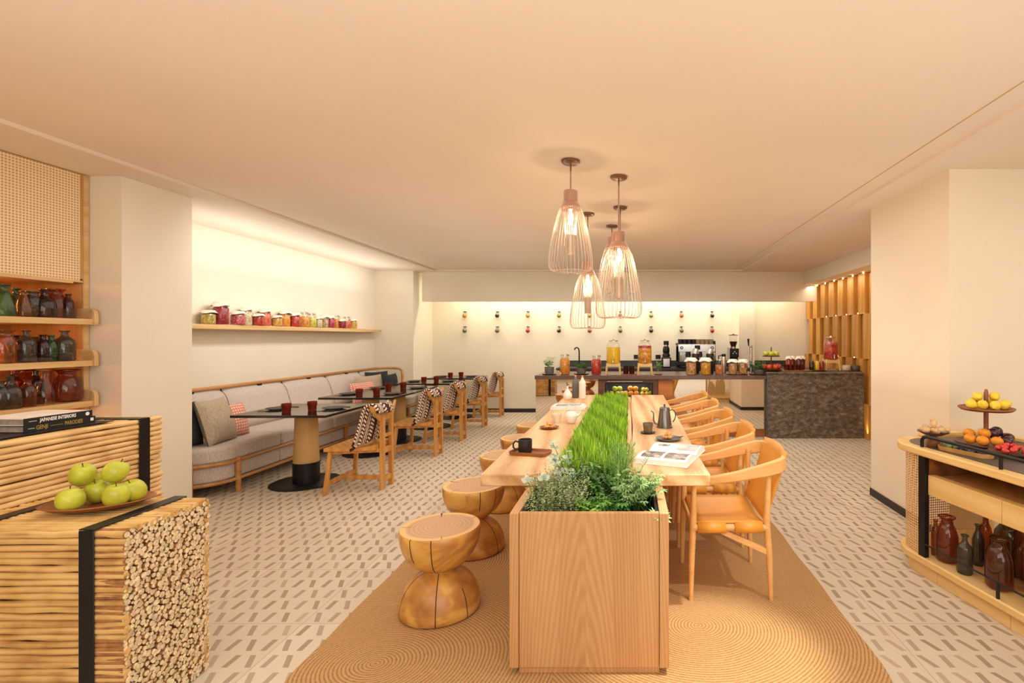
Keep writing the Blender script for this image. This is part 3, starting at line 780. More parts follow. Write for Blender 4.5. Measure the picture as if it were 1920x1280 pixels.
# ------------------------------------------------------------------ banquette
bn = thing('banquette_bench', 'long oatmeal upholstered banquette with beech frame along the left wall', 'bench', (-4.1, 6.6, 0))
def B_(x, y, z=0): return (x + 4.1, y - 6.6, z)
def rr(x0, x1, y0, y1, r, n=8): return [(x + 4.1, y - 6.6) for x, y in rrect(x0, x1, y0, y1, r, n)]
ys = [4.46, 5.42, 6.38, 7.34, 8.30, 8.94]
for i in range(5):
    r0 = .32 if i == 0 else .0
    MB().prism(rr(-4.5, -3.755, ys[i] + .004, ys[i + 1] - .004, (0, r0, 0, 0)), .305, .457).build('seat_cushion', 'linen', bn, bevel=.03, seg=3)
    MB().prism(rr(-4.5, -3.77, ys[i] + .003, ys[i + 1] - .003, (0, r0, 0, 0)), .135, .30).build('base_cushion', 'linen', bn, bevel=.02, seg=3)
yb = [4.5, 5.52, 6.48, 7.40, 8.32, 8.93]
for i in range(5):
    def bc(u, v, i=i):
        y = yb[i] + .006 + (yb[i + 1] - yb[i] - .012) * u; e = (abs(2 * u - 1)) ** 8; f = (abs(2 * v - 1)) ** 6
        return B_(-4.27 - .14 * v - .05 * e - .07 * f, y, .452 + .455 * v)
    k = MB().grid(bc, 14, 12)
    def bb(u, v, i=i):
        y = yb[i] + .006 + (yb[i + 1] - yb[i] - .012) * (1 - u); return B_(-4.50 , y, .452 + .455 * v)
    k.grid(bb, 2, 2)
    n0 = 0; 
    # close top
    tp = []
    for j in range(15): tp.append(bc(j / 14, 1))
    for j in range(15): tp.append((B_(-4.5, 0)[0], tp[14 - j][1], tp[14 - j][2]))
    k.add(tp, [tuple(range(30))])
    sd = [bc(0, j / 12) for j in range(13)] + [B_(-4.5, yb[i] + .006, .907), B_(-4.5, yb[i] + .006, .452)]
    k.add(sd, [tuple(range(len(sd) - 1, -1, -1))])
    k.build('back_cushion', 'linen', bn, sharp=50)
def rail(z, r, xo=-3.745, yfar=8.9):
    pts = [B_(-4.45, 4.44, z)]; 
    for q in range(0, 9):
        a = -PI / 2 + PI / 2 * q / 8; pts.append(B_(xo - .33 + .33 * math.cos(a), 4.45 + .33 + .33 * math.sin(a), z))
    for q in range(1, 12): pts.append(B_(xo, 4.78 + (yfar - 4.78) * q / 11, z))
    return MB().tube(pts, r, 10)
rail(.302, .017).build('seat_rail', 'beech', bn); rail(.128, .017).build('lower_rail', 'beech', bn)
for (x, y) in ((-3.925, 4.475), (-3.745, 4.80), (-3.745, 6.63), (-3.745, 8.5), (-4.4, 4.44), (-4.4, 8.85)):
    MB().tube([B_(x, y, 0), B_(x, y, .33)], .024, 12).build('leg', 'beech', bn)
pts = [B_(-4.47, 4.46, .93)] + [B_(-4.47, 4.46 + 4.2 * k / 10, .93) for k in range(1, 11)]
pts += [B_(-4.45, 8.78, .93), B_(-4.38, 8.85, .93), B_(-4.28, 8.88, .93), B_(-4.14, 8.88, .93), B_(-4.07, 8.88, .92), B_(-4.03, 8.88, .885), B_(-4.02, 8.88, .80), B_(-4.02, 8.88, .46)]
MB().tube(pts, .019, 10).build('top_rail', 'beech', bn)
b = MB()
for y in (5.1, 6.05, 6.98, 7.91): b.tube([B_(-4.47, y, .85), B_(-4.47, y, .93)], .009, 8).box(B_(-4.5, 0)[0], B_(-4.455, 0)[0], y - 6.6 - .03, y - 6.6 + .03, .895, .912)
b.build('rail_bracket', 'black', bn)

def cushion(name, label, loc, w, h, t_, rot, mat, group=None):
    b = MB()
    def fn(sg):
        def q(u, v):
            a, c = 2 * u - 1, 2 * v - 1; e = (max(0, 1 - abs(a) ** 3) * max(0, 1 - abs(c) ** 3)) ** .5
            pin = 1 - .06 * (1 - abs(a)) * 0; kx = 1 - .07 * (1 - c * c) * 0
            return ((a * (1 - .06 * (1 - c * c)) * w / 2) * sg, t_ / 2 * e * sg, c * (1 - .06 * (1 - a * a)) * h / 2)
        return q
    b.grid(fn(1), 14, 14); b.grid(fn(-1), 14, 14)
    o = b.build(name, mat, sharp=80); o.location = loc; o.rotation_euler = rot
    return tag(o, label, 'cushion', group)
SZ = .457
D = math.radians
cushion('throw_cushion', 'dark slate cushion at the near end of the banquette, cut off by the pier', (-4.10, 4.60, SZ + .20), .42, .42, .13, (D(-10), 0, D(96)), 'navy')
cushion('throw_cushion', 'large beige linen cushion leaning between the slate and the near coral cushion', (-4.0, 4.86, SZ + .21), .44, .44, .15, (D(-16), 0, D(100)), 'linen2')
cushion('throw_cushion', 'coral dotted cushion at the near end of the banquette', (-4.08, 5.15, SZ + .165), .34, .34, .14, (D(-14), 0, D(86)), 'coral')
cushion('throw_cushion', 'coral dotted cushion at the far end of the banquette', (-4.04, 7.62, SZ + .17), .46, .34, .13, (D(-16), 0, D(70)), 'coral')
cushion('throw_cushion', 'large beige linen cushion at the far end of the banquette behind the coral one', (-4.14, 8.02, SZ + .205), .58, .42, .14, (D(-14), 0, D(76)), 'linen2')
cushion('throw_cushion', 'upright dark slate cushion at the far front corner of the banquette', (-3.97, 8.36, SZ + .205), .40, .41, .12, (D(-6), 0, D(88)), 'navy')
cushion('throw_cushion', 'dark slate cushion in the far corner, only its tip above the beige cushion', (-4.27, 8.5, SZ + .24), .42, .40, .10, (D(-10), 0, D(60)), 'navy')

# ------------------------------------------------------------------ dining tables
def dtable(w, d):
    t = thing('dining_table', '', 'table', (0, 0, 0), 0, 'black-topped pedestal tables along the banquette')
    MB().box(-w / 2, w / 2, -d / 2, d / 2, .72, .745).build('tabletop', 'blacktop', t, bevel=.003)
    MB().lathe([(0, .21), (.118, .21), (.112, .35), (.1, .72), (0, .72)], 28).build('pedestal', 'tan', t)
    b = MB().lathe([(0, .012), (.12, .012), (.12, .205), (.128, .207), (.128, .213), (0, .213)], 28)
    b.build('pedestal_sleeve', 'black', t)
    MB().lathe([(0, 0), (.32, 0), (.32, .008), (.31, .014), (0, .014)], 40).build('base_plate', 'black', t)
    return t
tabs = [(-3.285, 5.10, .89, .84), (-3.315, 6.42, .89, .735), (-3.315, 7.17, .89, .735), (-3.27, 8.27, .88, .74), (-3.2, 9.27, .84, .70)]
tl = ['nearest the camera', 'second from the camera', 'third from the camera, pushed against the second', 'fourth from the camera', 'farthest from the camera by the back wall']
for i, (x, y, w, d) in enumerate(tabs):
    t = dtable(w, d); t.location = (x, y, 0); t['label'] = 'black-topped dining table on a tan pedestal, ' + tl[i]
# place settings
def tumbler():
    t = thing('tumbler', '', 'glass', (0, 0, 0), 0, 'red glass tumblers on the dining tables')
    b = MB().open_lathe([(.001, .004), (.036, .002), (.038, .006), (.038, .042), (.043, .047), (.043, .088), (.040, .088), (.039, .05), (.034, .044), (.034, .012), (.001, .01)], 20)
    b.build('bowl', 'g_red', t)
    return t
def plate():
    t = thing('dinner_plate', '', 'plate', (0, 0, 0), 0, 'stone-grey plates on the dining tables')
    MB().lathe([(0, .0), (.07, 0), (.108, .013), (.11, .017), (.105, .017), (.075, .007), (0, .006)], 28).build('dish', plain('grey_glaze', '#a8a097', .3, 0, .1, 20), t)
    MB().lathe([(.104, .0172), (.111, .017), (.111, .0145), (.104, .0145)], 28).build('rim', 'blackc', t)
    return t
def knife():
    b = MB().sweep([(0, -.1, .004), (0, -.01, .004), (0, .0, .004)], (.014, .006)).sweep([(0, 0, .003), (.002, .06, .003), (0, .1, .003)], [(.016, .0025), (.018, .002), (.004, .002)])
    return b.build('knife', 'black')
def fork():
    b = MB().sweep([(0, -.1, .004), (0, .03, .005)], (.010, .005)).sweep([(0, .03, .004), (0, .05, .004)], (.022, .003))
    for k in (-.008, 0, .008): b.sweep([(k, .05, .004), (k, .09, .007)], (.004, .003))
    return b.build('fork', 'black')
tu, pla = tumbler(), plate(); kn = knife(); fk = fork()
tag(kn, '', 'knife', 'black knives on the dining tables'); tag(fk, '', 'fork', 'black forks on the dining tables')
first = True
names = ['nearest dining table', 'second dining table', 'third dining table', 'fourth dining table', 'farthest dining table']
for i, (x, y, w, d) in enumerate(tabs):
    z = .7452
    for s, side in ((-1, 'banquette'), (1, 'chair')):
        pl_ = (x + s * .27, y + .02 * s, z)
        gl = (x + (-.04 if s < 0 else .11), y + (-.24 if s < 0 else -.08) * (1 if i == 0 else .8), z)
        kl = (x + s * .27, y - .155, z); fl = (x + s * .27, y + .15, z)
        lab = ' on the %s side of the %s' % (side, names[i])
        jobs = ((tu, gl, 'red-brown glass tumbler' + lab, 0), (pla, pl_, 'grey plate with dark rim' + lab, 0), (kn, kl, 'black table knife' + lab, PI / 2 + .08), (fk, fl, 'black fork' + lab, PI / 2 - .1))
        for o, lc, lb, rz in jobs:
            if first: o.location = lc; o.rotation_euler = (0, 0, rz); o['label'] = lb
            elif o in (kn, fk):
                c = o.copy(); COL.objects.link(c); c.location = lc; c.rotation_euler = (0, 0, rz); c['label'] = lb
            else: dup(o, lc, rz, lb)
        first = False

# ------------------------------------------------------------------ oak side chairs with throws
def sidechair():
    t = thing('oak_side_chair', '', 'chair', (0, 0, 0), 0, 'oak side chairs facing the banquette')
    for s in (-1, 1):
        MB().sweep([(-.235, s * .255, 0), (-.20, s * .225, .395)], (.034, .034), up=(0, 1, 0)).build('leg', 'diner', t, bevel=.003)
    for s in (-1, 1):
        MB().box(.20, .24, s * .088 - .02, s * .088 + .02, 0, .70).build('leg', 'diner', t, bevel=.003)
    # seat
    def stop(u, v):
        x = -.25 + .44 * u; hw = .255 - .06 * u; y = (2 * v - 1) * hw
        z = .432 - .018 * (1 - (2 * v - 1) ** 2) * (1 - (2 * u - 1) ** 2) + .014 * max(0, u - .75) * 4
        return (x, y, z)
    def sbot(u, v):
        p = stop(u, 1 - v); return (p[0], p[1], .40)
    b = MB().grid(stop, 12, 12).grid(sbot, 12, 12)
    ed = [(i / 12, 0) for i in range(13)] + [(1, i / 12) for i in range(1, 13)] + [(1 - i / 12, 1) for i in range(1, 13)] + [(0, 1 - i / 12) for i in range(1, 12)]
    n = len(ed); vs = [stop(*e) for e in ed] + [(stop(*e)[0], stop(*e)[1], .40) for e in ed]
    b.add(vs, [(i, n + i, n + (i + 1) % n, (i + 1) % n) for i in range(n)])
    b.build('seat', 'diner', t)
    MB().sweep([(-.21, -.21, .385), (.2, -.11, .385)], (.022, .035)).sweep([(-.21, .21, .385), (.2, .11, .385)], (.022, .035)).build('seat_rail', 'diner', t)
    MB().sweep([(-.225, -.245, .095), (-.225, .245, .095)], (.024, .045)).sweep([(-.22, 0, .095), (.22, 0, .095)], (.024, .045)).box(.205, .235, -.07, .07, .07, .12).build('stretcher', 'diner', t, bevel=.003)
    MB().box(.205, .235, -.07, .07, .345, .40).box(.207, .233, -.07, .07, .50, .53).build('back_rung', 'diner', t, bevel=.003)
    o = [(-.25, .83), (-.235, .78), (-.12, .665), (.12, .665), (.235, .78), (.25, .83), (.20, .80), (.10, .765), (0, .755), (-.10, .765), (-.20, .80)]
    def bend(y): return .215 - .5 * y * y
    vs = [(bend(y) - .012, y, z) for y, z in o] + [(bend(y) + .014, y, z) for y, z in o]; n = len(o)
    MB().add(vs, [tuple(range(n)), tuple(range(2 * n - 1, n - 1, -1))] + [((i + 1) % n, i, n + i, n + (i + 1) % n) for i in range(n)]).build('crest_rail', 'diner', t, bevel=.003)
    return t
sc_ = sidechair()
def throw():
    prof = [(.262, .74), (.256, .775), (.24, .805), (.212, .82), (.175, .805), (.15, .75), (.13, .67), (.11, .58), (.088, .50), (.065, .462), (.03, .452)]
    ln = [0]
    for a, c in zip(prof, prof[1:]): ln.append(ln[-1] + math.dist(a, c))
    def f(u, v):
        k = v * (len(prof) - 1); i = min(int(k), len(prof) - 2); w = k - i
        x = prof[i][0] * (1 - w) + prof[i + 1][0] * w; z = prof[i][1] * (1 - w) + prof[i + 1][1] * w; s = ln[i] * (1 - w) + ln[i + 1] * w
        hw = .16 + .07 * v; y = -.03 + (2 * u - 1) * hw
        x += .010 * math.sin(u * 14 + v * 3) * v - .10 * (2 * u - 1) ** 2 * (1 if 0 < v < .9 else .5) * .6
        if v < .6: z += .10 * abs(y) * (1 - v)
        if u < .2 and v > .75: z -= (.2 - u) * (v - .75) * .8
        return (x, y, z)
    def uv(u, v):
        k = v * (len(prof) - 1); i = min(int(k), len(prof) - 2); w = k - i
        return ((2 * u - 1) * (.16 + .07 * v), ln[i] * (1 - w) + ln[i + 1] * w)
    return MB().grid(f, 20, 30, uv=uv).build('woven_throw', 'throw', solid=.022)
th = throw(); tag(th, '', 'throw', 'brown and cream woven throws on the side chairs')
cy = [4.95, 6.29, 7.22, 8.30, 9.40]
for i, y in enumerate(cy):
    p = (-2.615, y, 0); lb = 'oak side chair with forked crest, ' + ['nearest the camera', 'second from the camera', 'third from the camera', 'fourth from the camera', 'farthest, against the back wall'][i]
    lt = 'brown and cream herringbone throw over the ' + ['nearest', 'second', 'third', 'fourth', 'farthest'][i] + ' side chair'
    if i == 0: sc_.location = p; sc_['label'] = lb; th.location = p; th['label'] = lt
    else:
        dup(sc_, p, label=lb); c = th.copy(); COL.objects.link(c); c.location = p; c['label'] = lt

# ------------------------------------------------------------------ pendants
def pendant(ctype):
    hgt, R = ((.435, .153), (.53, .175))[ctype]
    def mk(x, y, ztop, label):
        t = thing('cage_pendant_lamp', label, 'lamp', (x, y, ZC), 0, 'wire cage pendant lamps over the communal table')
        zt = ztop - ZC   # top of the cap, relative
        MB().lathe([(0, -.022), (.055, -.022), (.064, -.014), (.064, -.001), (0, -.001)], 28).build('canopy', 'bronze', t)
        MB().tube([(0, 0, -.02), (0, 0, zt)], .0055, 8).build('rod', 'bronze', t)
        MB().lathe([(0, zt), (.048, zt), (.05, zt - .005), (.05, zt - .075), (.056, zt - .08), (.078, zt - .125), (.074, zt - .125), (0, zt - .10)], 28).build('cap', 'copper', t)
        z0 = zt - .12; cg = MB(); nw = 34
        prof = [(.074, 0), (.093, -.05), (.112, -.12), (.130, -.20), (.144, -.28), (.153, -.345), (.155, -.385), (.150, -.415), (.137, -.435), (.115, -.442), (.085, -.436)]
        s = R / .155; hz = hgt / .442
        prof = [(r * (s if j > 0 else 1) if r > .09 else r, z * hz) for j, (r, z) in enumerate(prof)]
        for k in range(nw):
            a = 2 * PI * k / nw; cg.tube([(r * math.cos(a), r * math.sin(a), z0 + z) for r, z in prof], .0019, 4)
        for (r, z) in (prof[0], prof[-1]):
            cg.tube([(r * math.cos(2 * PI * k / 32), r * math.sin(2 * PI * k / 32), z0 + z) for k in range(32)], .0025, 5, closed=True)
        cg.build('wire_cage', 'wire', t)
        it = MB()
        for k in range(20):
            a = 2 * PI * k / 20; it.tube([(.05 * math.cos(a), .05 * math.sin(a), z0 - .02), (.036 * math.cos(a), .036 * math.sin(a), z0 - hgt * .45), (.026 * math.cos(a), .026 * math.sin(a), z0 - hgt * .72)], .0022, 4)
        it.open_lathe([(.034, z0 - hgt * .42), (.026, z0 - hgt * .72)], 20)
        it.build('inner_sleeve', 'wire', t)
        MB().lathe([(0, z0 - .115), (.012, z0 - .11), (.021, z0 - .085), (.021, z0 - .06), (.012, z0 - .035), (.012, z0 - .005), (0, z0 - .005)], 14).build('bulb', 'glow', t)
        l = bpy.data.lights.new('pendant_light', 'POINT'); l.energy = 5; l.color = (1, .74, .48); l.shadow_soft_size = .022
        o = bpy.data.objects.new('pendant_light', l); COL.objects.link(o); o.parent = t; o.location = (0, 0, z0 - .14)
        return t
    return mk
pa, pb = pendant(0), pendant(1)
pa(-.404, 3.45, 2.48, 'cage pendant lamp nearest the camera, leftmost and hung high')
pb(-.08, 3.79, 2.27, 'large low cage pendant lamp, second from the camera')
pa(-.085, 4.68, 2.44, 'cage pendant lamp hung behind the large low one')
pb(-.408, 4.92, 2.21, 'large low cage pendant lamp at the left rear')
pa(-.19, 5.46, 2.56, 'cage pendant lamp farthest from the camera')
# ------------------------------------------------------------------ jar shelf on the left wall
sh = thing('wall_shelf', 'long thin oak shelf holding jars on the left wall', 'shelf', (XL, 6.7, 1.61))
MB().box(.001, .20, -2.3, 1.62, -.05, -.0).build('board', 'shelfw', sh, bevel=.003)
MB().box(.001, .16, 1.625, 2.2, -.045, -.005).build('end_board', 'shelfw', sh, bevel=.003)
def jar(name, cat, r, h, cont, lid, seedv=0, cloth=False, glassm='g_clear', fill=.8, neck=.78):
    t = thing(name, '', cat)
    b = MB().open_lathe([(.001, .003), (r * .92, 0), (r, .01), (r, h * .72), (r * neck, h * .86), (r * neck, h), (r * (neck - .05), h), (r * (neck - .05), h * .86)], 20)
    b.build('glass_body', glassm, t)
    if cont:
        MB().lathe([(0, .006), (r * .88, .006), (r * .94, .014), (r * .94, h * min(fill, .72)), (r * neck * .9, h * fill), (0, h * fill)], 18).build('contents', cont, t)
    if cloth:
        def f(u, v):
            a = 2 * PI * u; rr_ = r * (neck + .06) * min(1, v * 2) if v < .5 else r * (neck + .06 + (.42 + .12 * math.sin(a * 4 + 1)) * (v - .5) * 2)
            z = h + .006 if v < .5 else h + .006 - h * (.20 + .04 * math.sin(a * 4)) * (v - .5) * 2
            return (rr_ * math.cos(a), rr_ * math.sin(a), z + (.004 * (1 - v * 2) if v < .5 else 0))
        MB().grid(f, 24, 8).tube([(r * (neck + .09) * math.cos(2 * PI * k / 16), r * (neck + .09) * math.sin(2 * PI * k / 16), h * .955) for k in range(16)], .0025, 5, closed=True).build('cloth_cover', 'cloth', t)
    elif lid:
        MB().lathe([(0, h + .001), (r * (neck + .05), h + .001), (r * (neck + .05), h + .016), (0, h + .02)], 20).build('lid', lid, t)
        MB().tube([(r * (neck + .03), 0, h - .005), (r * (neck + .16), 0, h - .02), (r * (neck + .12), 0, h + .014), (0, 0, h + .026)], .002, 5).build('clasp', 'steel', t)
    return t
ct = {k: chunky(*v) for k, v in {
 'pickle': ('sliced_yellow_pickle', ['#c9b13a', '#e9dc8d', '#a8972a']), 'beet': ('crimson_preserve', ['#a31334', '#c92a4a', '#7c0f2c'], 40),
 'pink': ('pink_pickle', ['#d83a5c', '#f2a9a4', '#c42a48']), 'cream': ('white_preserve', ['#ecdcb5', '#f8efd6', '#d9c596']),
 'red': ('red_preserve', ['#c8222c', '#e8563a', '#a51a22']), 'coral': ('coral_preserve', ['#e85a3c', '#f08a5a', '#d84a32']),
 'yellow': ('yellow_preserve', ['#f0c23a', '#f8dc78', '#e0a428']), 'orange': ('orange_preserve', ['#f09a30', '#f6b850', '#e88420']),
 'lime': ('lime_yellow_preserve', ['#e2d630', '#f0ea68', '#c8be28']), 'mixed': ('mixed_pickle', ['#ead8a0', '#c85a30', '#9a9440', '#f0e4c0']),
 'magenta': ('magenta_preserve', ['#c8305a', '#e0487a', '#a82048']), 'nuts': ('mixed_nuts', ['#d9a468', '#f0cf98', '#a5683a', '#e8c080'], 55),
 'mango': ('dried_mango', ['#f2b030', '#f8c850', '#e09420'], 45), 'apricot': ('dried_apricot', ['#e88a48', '#f0a468', '#c8683a'], 50),
 'citrus': ('orange_slices_drink', ['#f2a42c', '#f8c458', '#e07a28', '#f6b440'], 30), 'berrydrink': ('red_fruit_drink', ['#c83a1c', '#e0602c', '#a82a20', '#d84a6a'], 28)}.items()}
M['juice'] = plain('yellow_juice', '#f6c81e', .3, 0, .03)
M['darkjuice'] = plain('dark_red_juice', '#5c1420', .25, 0, .1)
M['redjuice'] = plain('red_juice', '#a3221c', .25, 0, .1)
JG = 'preserve jars on the wall shelf'
# (pixel x, row depth into shelf, radius, height, contents, cloth, text)
js = [(391, .10, .062, .115, 'pickle', 1, 'small jar of sliced yellow pickles, leftmost on the wall shelf'),
 (414, .12, .072, .195, 'beet', 1, 'tall crimson preserve jar, second from the left on the wall shelf'),
 (446, .15, .068, .12, 'pink', 1, 'squat jar of pink pickles with white cloth cap on the wall shelf'),
 (462, .07, .060, .17, 'cream', 1, 'tall pale preserve jar behind the squat pink one'),
 (484, .15, .060, .11, 'red', 1, 'squat red preserve jar beside the squat pink one'),
 (497, .07, .062, .165, 'coral', 1, 'tall coral preserve jar behind the squat red one'),
 (519, .15, .056, .105, 'yellow', 1, 'squat yellow fruit jar left of the tall amber jar'),
 (534, .07, .062, .165, 'orange', 1, 'tall amber preserve jar behind the squat yellow one'),
 (553, .13, .062, .145, 'red', 1, 'red-orange preserve jar near the middle of the wall shelf'),
 (571, .10, .060, .15, 'orange', 0, 'plain orange preserve jar right of the red-orange one'),
 (584, .13, .060, .14, 'lime', 0, 'lime yellow preserve jar on the wall shelf'),
 (597, .15, .050, .12, 'cream', 1, 'white pickle jar right of the lime yellow jar'),
 (608, .10, .055, .145, 'mixed', 1, 'mixed pickle jar right of the white one'),
 (620, .13, .055, .14, 'magenta', 1, 'magenta preserve jar on the right half of the wall shelf'),
 (631, .08, .052, .14, 'orange', 0, 'slim orange jar right of the magenta jar'),
 (642, .16, .054, .105, 'beet', 1, 'squat dark red jar with large white cloth cap'),
 (650, .09, .058, .135, 'coral', 0, 'coral jar behind the squat dark red jar'),
 (662, .14, .060, .12, 'yellow', 1, 'pale yellow jar at the right end of the wall shelf')]
for (px, dx, r, h, c, cl, lb) in js:
    X = XL + .02 + dx * .9; Y = F * X / (px - VX)
    j = jar('preserve_jar', 'jar', r * 1.04, h * 1.24, ct[c], 'steel', cloth=bool(cl)); j.location = (X, Y, 1.611); j['label'] = lb; j['category'] = 'jar'; j['group'] = JG

# ------------------------------------------------------------------ bottles (lathe profiles)
BP = {
 'vase': [(.5, 0), (.92, .04), (1, .2), (.98, .45), (.8, .72), (.55, .84), (.58, .92), (.78, 1)],
 'tallvase': [(.6, 0), (.95, .05), (1, .3), (.95, .6), (.75, .76), (.55, .84), (.5, .93), (.72, 1)],
 'bottle': [(.9, 0), (1, .04), (1, .6), (.9, .7), (.45, .8), (.33, .86), (.33, .96), (.45, .97), (.45, 1)],
 'cone': [(.95, 0), (1, .04), (.85, .4), (.5, .75), (.36, .85), (.36, .95), (.5, 1)],
 'jug': [(.95, 0), (1, .05), (1, .45), (.85, .62), (.4, .74), (.34, .82), (.38, .93), (.55, 1)],
 'slim': [(.9, 0), (1, .05), (1, .62), (.75, .75), (.45, .84), (.4, .95), (.55, 1)],
 'widejar': [(.9, 0), (1, .05), (1, .7), (.85, .8), (.72, .86), (.72, .94), (.95, 1)],
 'carafe': [(.9, 0), (1, .06), (.95, .35), (.55, .65), (.36, .8), (.4, .92), (.6, 1)]}
def bottle(kind, r, h, mat, name='glass_bottle'):
    pr = [(.001, .006)] + [(a * r, z * h) for a, z in BP[kind]]
    m = []
    for (a, b_) in zip(pr[1:], pr[2:]): m += [a, ((a[0] + b_[0]) / 2, (a[1] + b_[1]) / 2)]
    full = [pr[0]] + m + [pr[-1]]
    t = thing(name, '', 'bottle' if kind in ('bottle', 'slim', 'jug', 'cone', 'carafe') else 'vase')
    MB().open_lathe(full, 22).build('glass_body', mat, t, sharp=60)
    tr = pr[-1][0]; MB().tube([(tr * math.cos(2 * PI * k / 20), tr * math.sin(2 * PI * k / 20), h) for k in range(20)], max(.0022, r * .06), 6, closed=True).build('rim', mat, t)
    return t
def put(t, loc, label, group=None, cat=None, rz=0, name=None):
    t.location = loc; t['label'] = label; t.rotation_euler = (0, 0, rz)
    if group: t['group'] = group
    if cat: t['category'] = cat
    if name: t.name = name
    return t

# ------------------------------------------------------------------ left display cabinet
cb = thing('display_cabinet', 'tall oak display cabinet with a woven cane upper door on the left wall', 'cabinet', (-4.0, 2.6, 0))
for q in ((1.065, 1.10), (-1.4, -1.36)): MB().box(-.545, 0, q[0], q[1], 0, ZS - .003).build('side_panel', 'shelfback', cb)
MB().box(-.002, .012, 1.065, 1.10, 0, ZS - .003).build('edge_strip', 'shelfw', cb)
MB().box(-.545, -.52, -1.36, 1.065, 0, 1.88).build('back_panel', 'shelfback', cb)
def rp(u, v): return (.012, -1.36 + 2.40 * u, 1.885 + .77 * v)
MB().grid(rp, 2, 2, uv=lambda u, v: (2.40 * u, .77 * v)).build('cane_door', 'rattan_panel', cb)
MB().box(-.50, .008, -1.36, 1.065, 1.90, ZS - .003).build('upper_carcass', 'shelfback', cb)
MB().box(.002, .02, -1.36, 1.052, 1.872, 1.884).box(-.4, .03, -1.36, .98, 1.86, 1.872).build('pelmet', 'shelfw', cb)
MB().box(-.545, 0, -1.36, 1.065, .0, .62).build('lower_carcass', 'shelfw', cb)
shz = [1.607, 1.308, 1.016]
for z in shz:
    MB().box(-.515, .10, -1.36, 1.064, z - .042, z).build('shelf', 'shelfw', cb, bevel=.003)
    vs = [(x, zz) for x, zz in ((-.02, 0), (.112, 0), (.112, .07), (.105, .10), (.09, .115), (.06, .12), (-.02, .12))]
    b = MB(); vv = [(x, 1.045, z - .042 + zz) for x, zz in vs] + [(x, 1.075, z - .042 + zz) for x, zz in vs]; n = len(vs)
    b.add(vv, [tuple(range(n)), tuple(range(2 * n - 1, n - 1, -1))] + [((i + 1) % n, i, n + i, n + (i + 1) % n) for i in range(n)]); b.build('shelf_end', 'shelfw', cb, bevel=.002)
    MB().box(.088, .092, -1.36, 1.044, z, z + .065).build('guard_pane', 'g_window', cb)
for z in (1.857, shz[0] - .044, shz[1] - .044, shz[2] - .044):
    MB().box(-.50, -.48, -1.3, .62, z - .008, z).build('light_strip', 'led', cb)
BG = 'glass bottles on the display cabinet shelves'
rows = [
 (0, [(6, .05, 'cone', .062, .19, 'g_green', 'green cone bottle on the top shelf, leftmost'), (30, -.12, 'cone', .05, .185, 'g_green', 'green cone bottle, second from the left on the top shelf'),
   (38, -.25, 'widejar', .06, .155, 'g_amber', 'amber wide-mouthed jar at the back of the top shelf'),
   (44, .02, 'cone', .048, .165, 'g_amber', 'amber cone bottle in the middle of the top shelf'), (60, 0, 'widejar', .045, .165, 'g_smoke', 'clear grey flared jar on the top shelf'),
   (84, .02, 'jug', .062, .185, 'g_plum', 'smoky violet round jug on the top shelf'), (103, -.04, 'vase', .075, .195, 'g_copper', 'big copper-brown vase on the top shelf'), (128, .03, 'slim', .036, .165, 'g_plum', 'slim plum bottle at the right end of the top shelf')]),
 (1, [(6, .02, 'widejar', .06, .20, 'g_amber', 'amber round-necked jar at the left of the middle shelf'), (28, -.06, 'slim', .05, .17, 'g_plum', 'dark plum bottle at the left of the middle shelf'), (48, .01, 'bottle', .056, .20, 'g_smoke', 'tall smoke-grey bottle in the middle of the middle shelf'),
   (68, -.2, 'widejar', .05, .16, 'g_olive', 'olive-yellow jar at the back of the middle shelf'), (80, 0, 'slim', .042, .175, 'g_plum', 'dark narrow bottle right of the olive jar'), (96, .02, 'slim', .036, .17, 'g_green', 'thin green-black bottle on the middle shelf'), (121, .03, 'bottle', .062, .20, 'g_smoke', 'grey glass bottle at the right end of the middle shelf')]),
 (2, [(2, .03, 'slim', .04, .17, 'g_smoke', 'grey bottle cut by the left edge on the lowest shelf'), (18, .03, 'jug', .062, .20, 'g_smoke', 'smoke-grey handled jug on the lowest shelf'), (26, -.2, 'bottle', .05, .23, 'g_copper', 'brown bottle behind the smoke jug'),
   (50, -.3, 'vase', .08, .24, 'g_copper', 'tall copper vase at the back of the lowest shelf'), (52, .03, 'slim', .045, .17, 'g_copper', 'small brown bottle on the lowest shelf'), (66, -.06, 'bottle', .05, .22, 'g_plum', 'dark brown bottle behind the small brown one'),
   (84, .02, 'carafe', .058, .225, 'g_clear', 'clear carafe on the lowest shelf'), (126, .0, 'vase', .086, .215, 'g_copper', 'wide copper-red vase at the right end of the lowest shelf')])]
for k, lst in rows:
    for (px, dx, kind, r, h, mat, lb) in lst:
        X = -3.99 + dx * .9 - .02; Y = F * X / (px - VX)
        put(bottle(kind, r * .90, h * 1.04, mat), (X, Y, shz[k] + .001), lb, BG)
for (k, px, dx) in ((0, 22, -.33), (1, 20, -.33), (1, 62, -.3)):
    X = -4.0 + dx; Y = F * X / (px - VX)
    o = MB().lathe([(0, 0), (.05, 0), (.085, .11), (.09, .16), (.083, .16), (.07, .1), (0, .02)], 24).build('ceramic_bowl', 'cream'); o.location = (X, Y, shz[k] + .001)
    tag(o, ['cream bowl at the back of the top shelf', 'cream bowl at the back left of the middle shelf', 'cream bowl at the back centre of the middle shelf'][[22, 20, 62].index(px)], 'bowl')

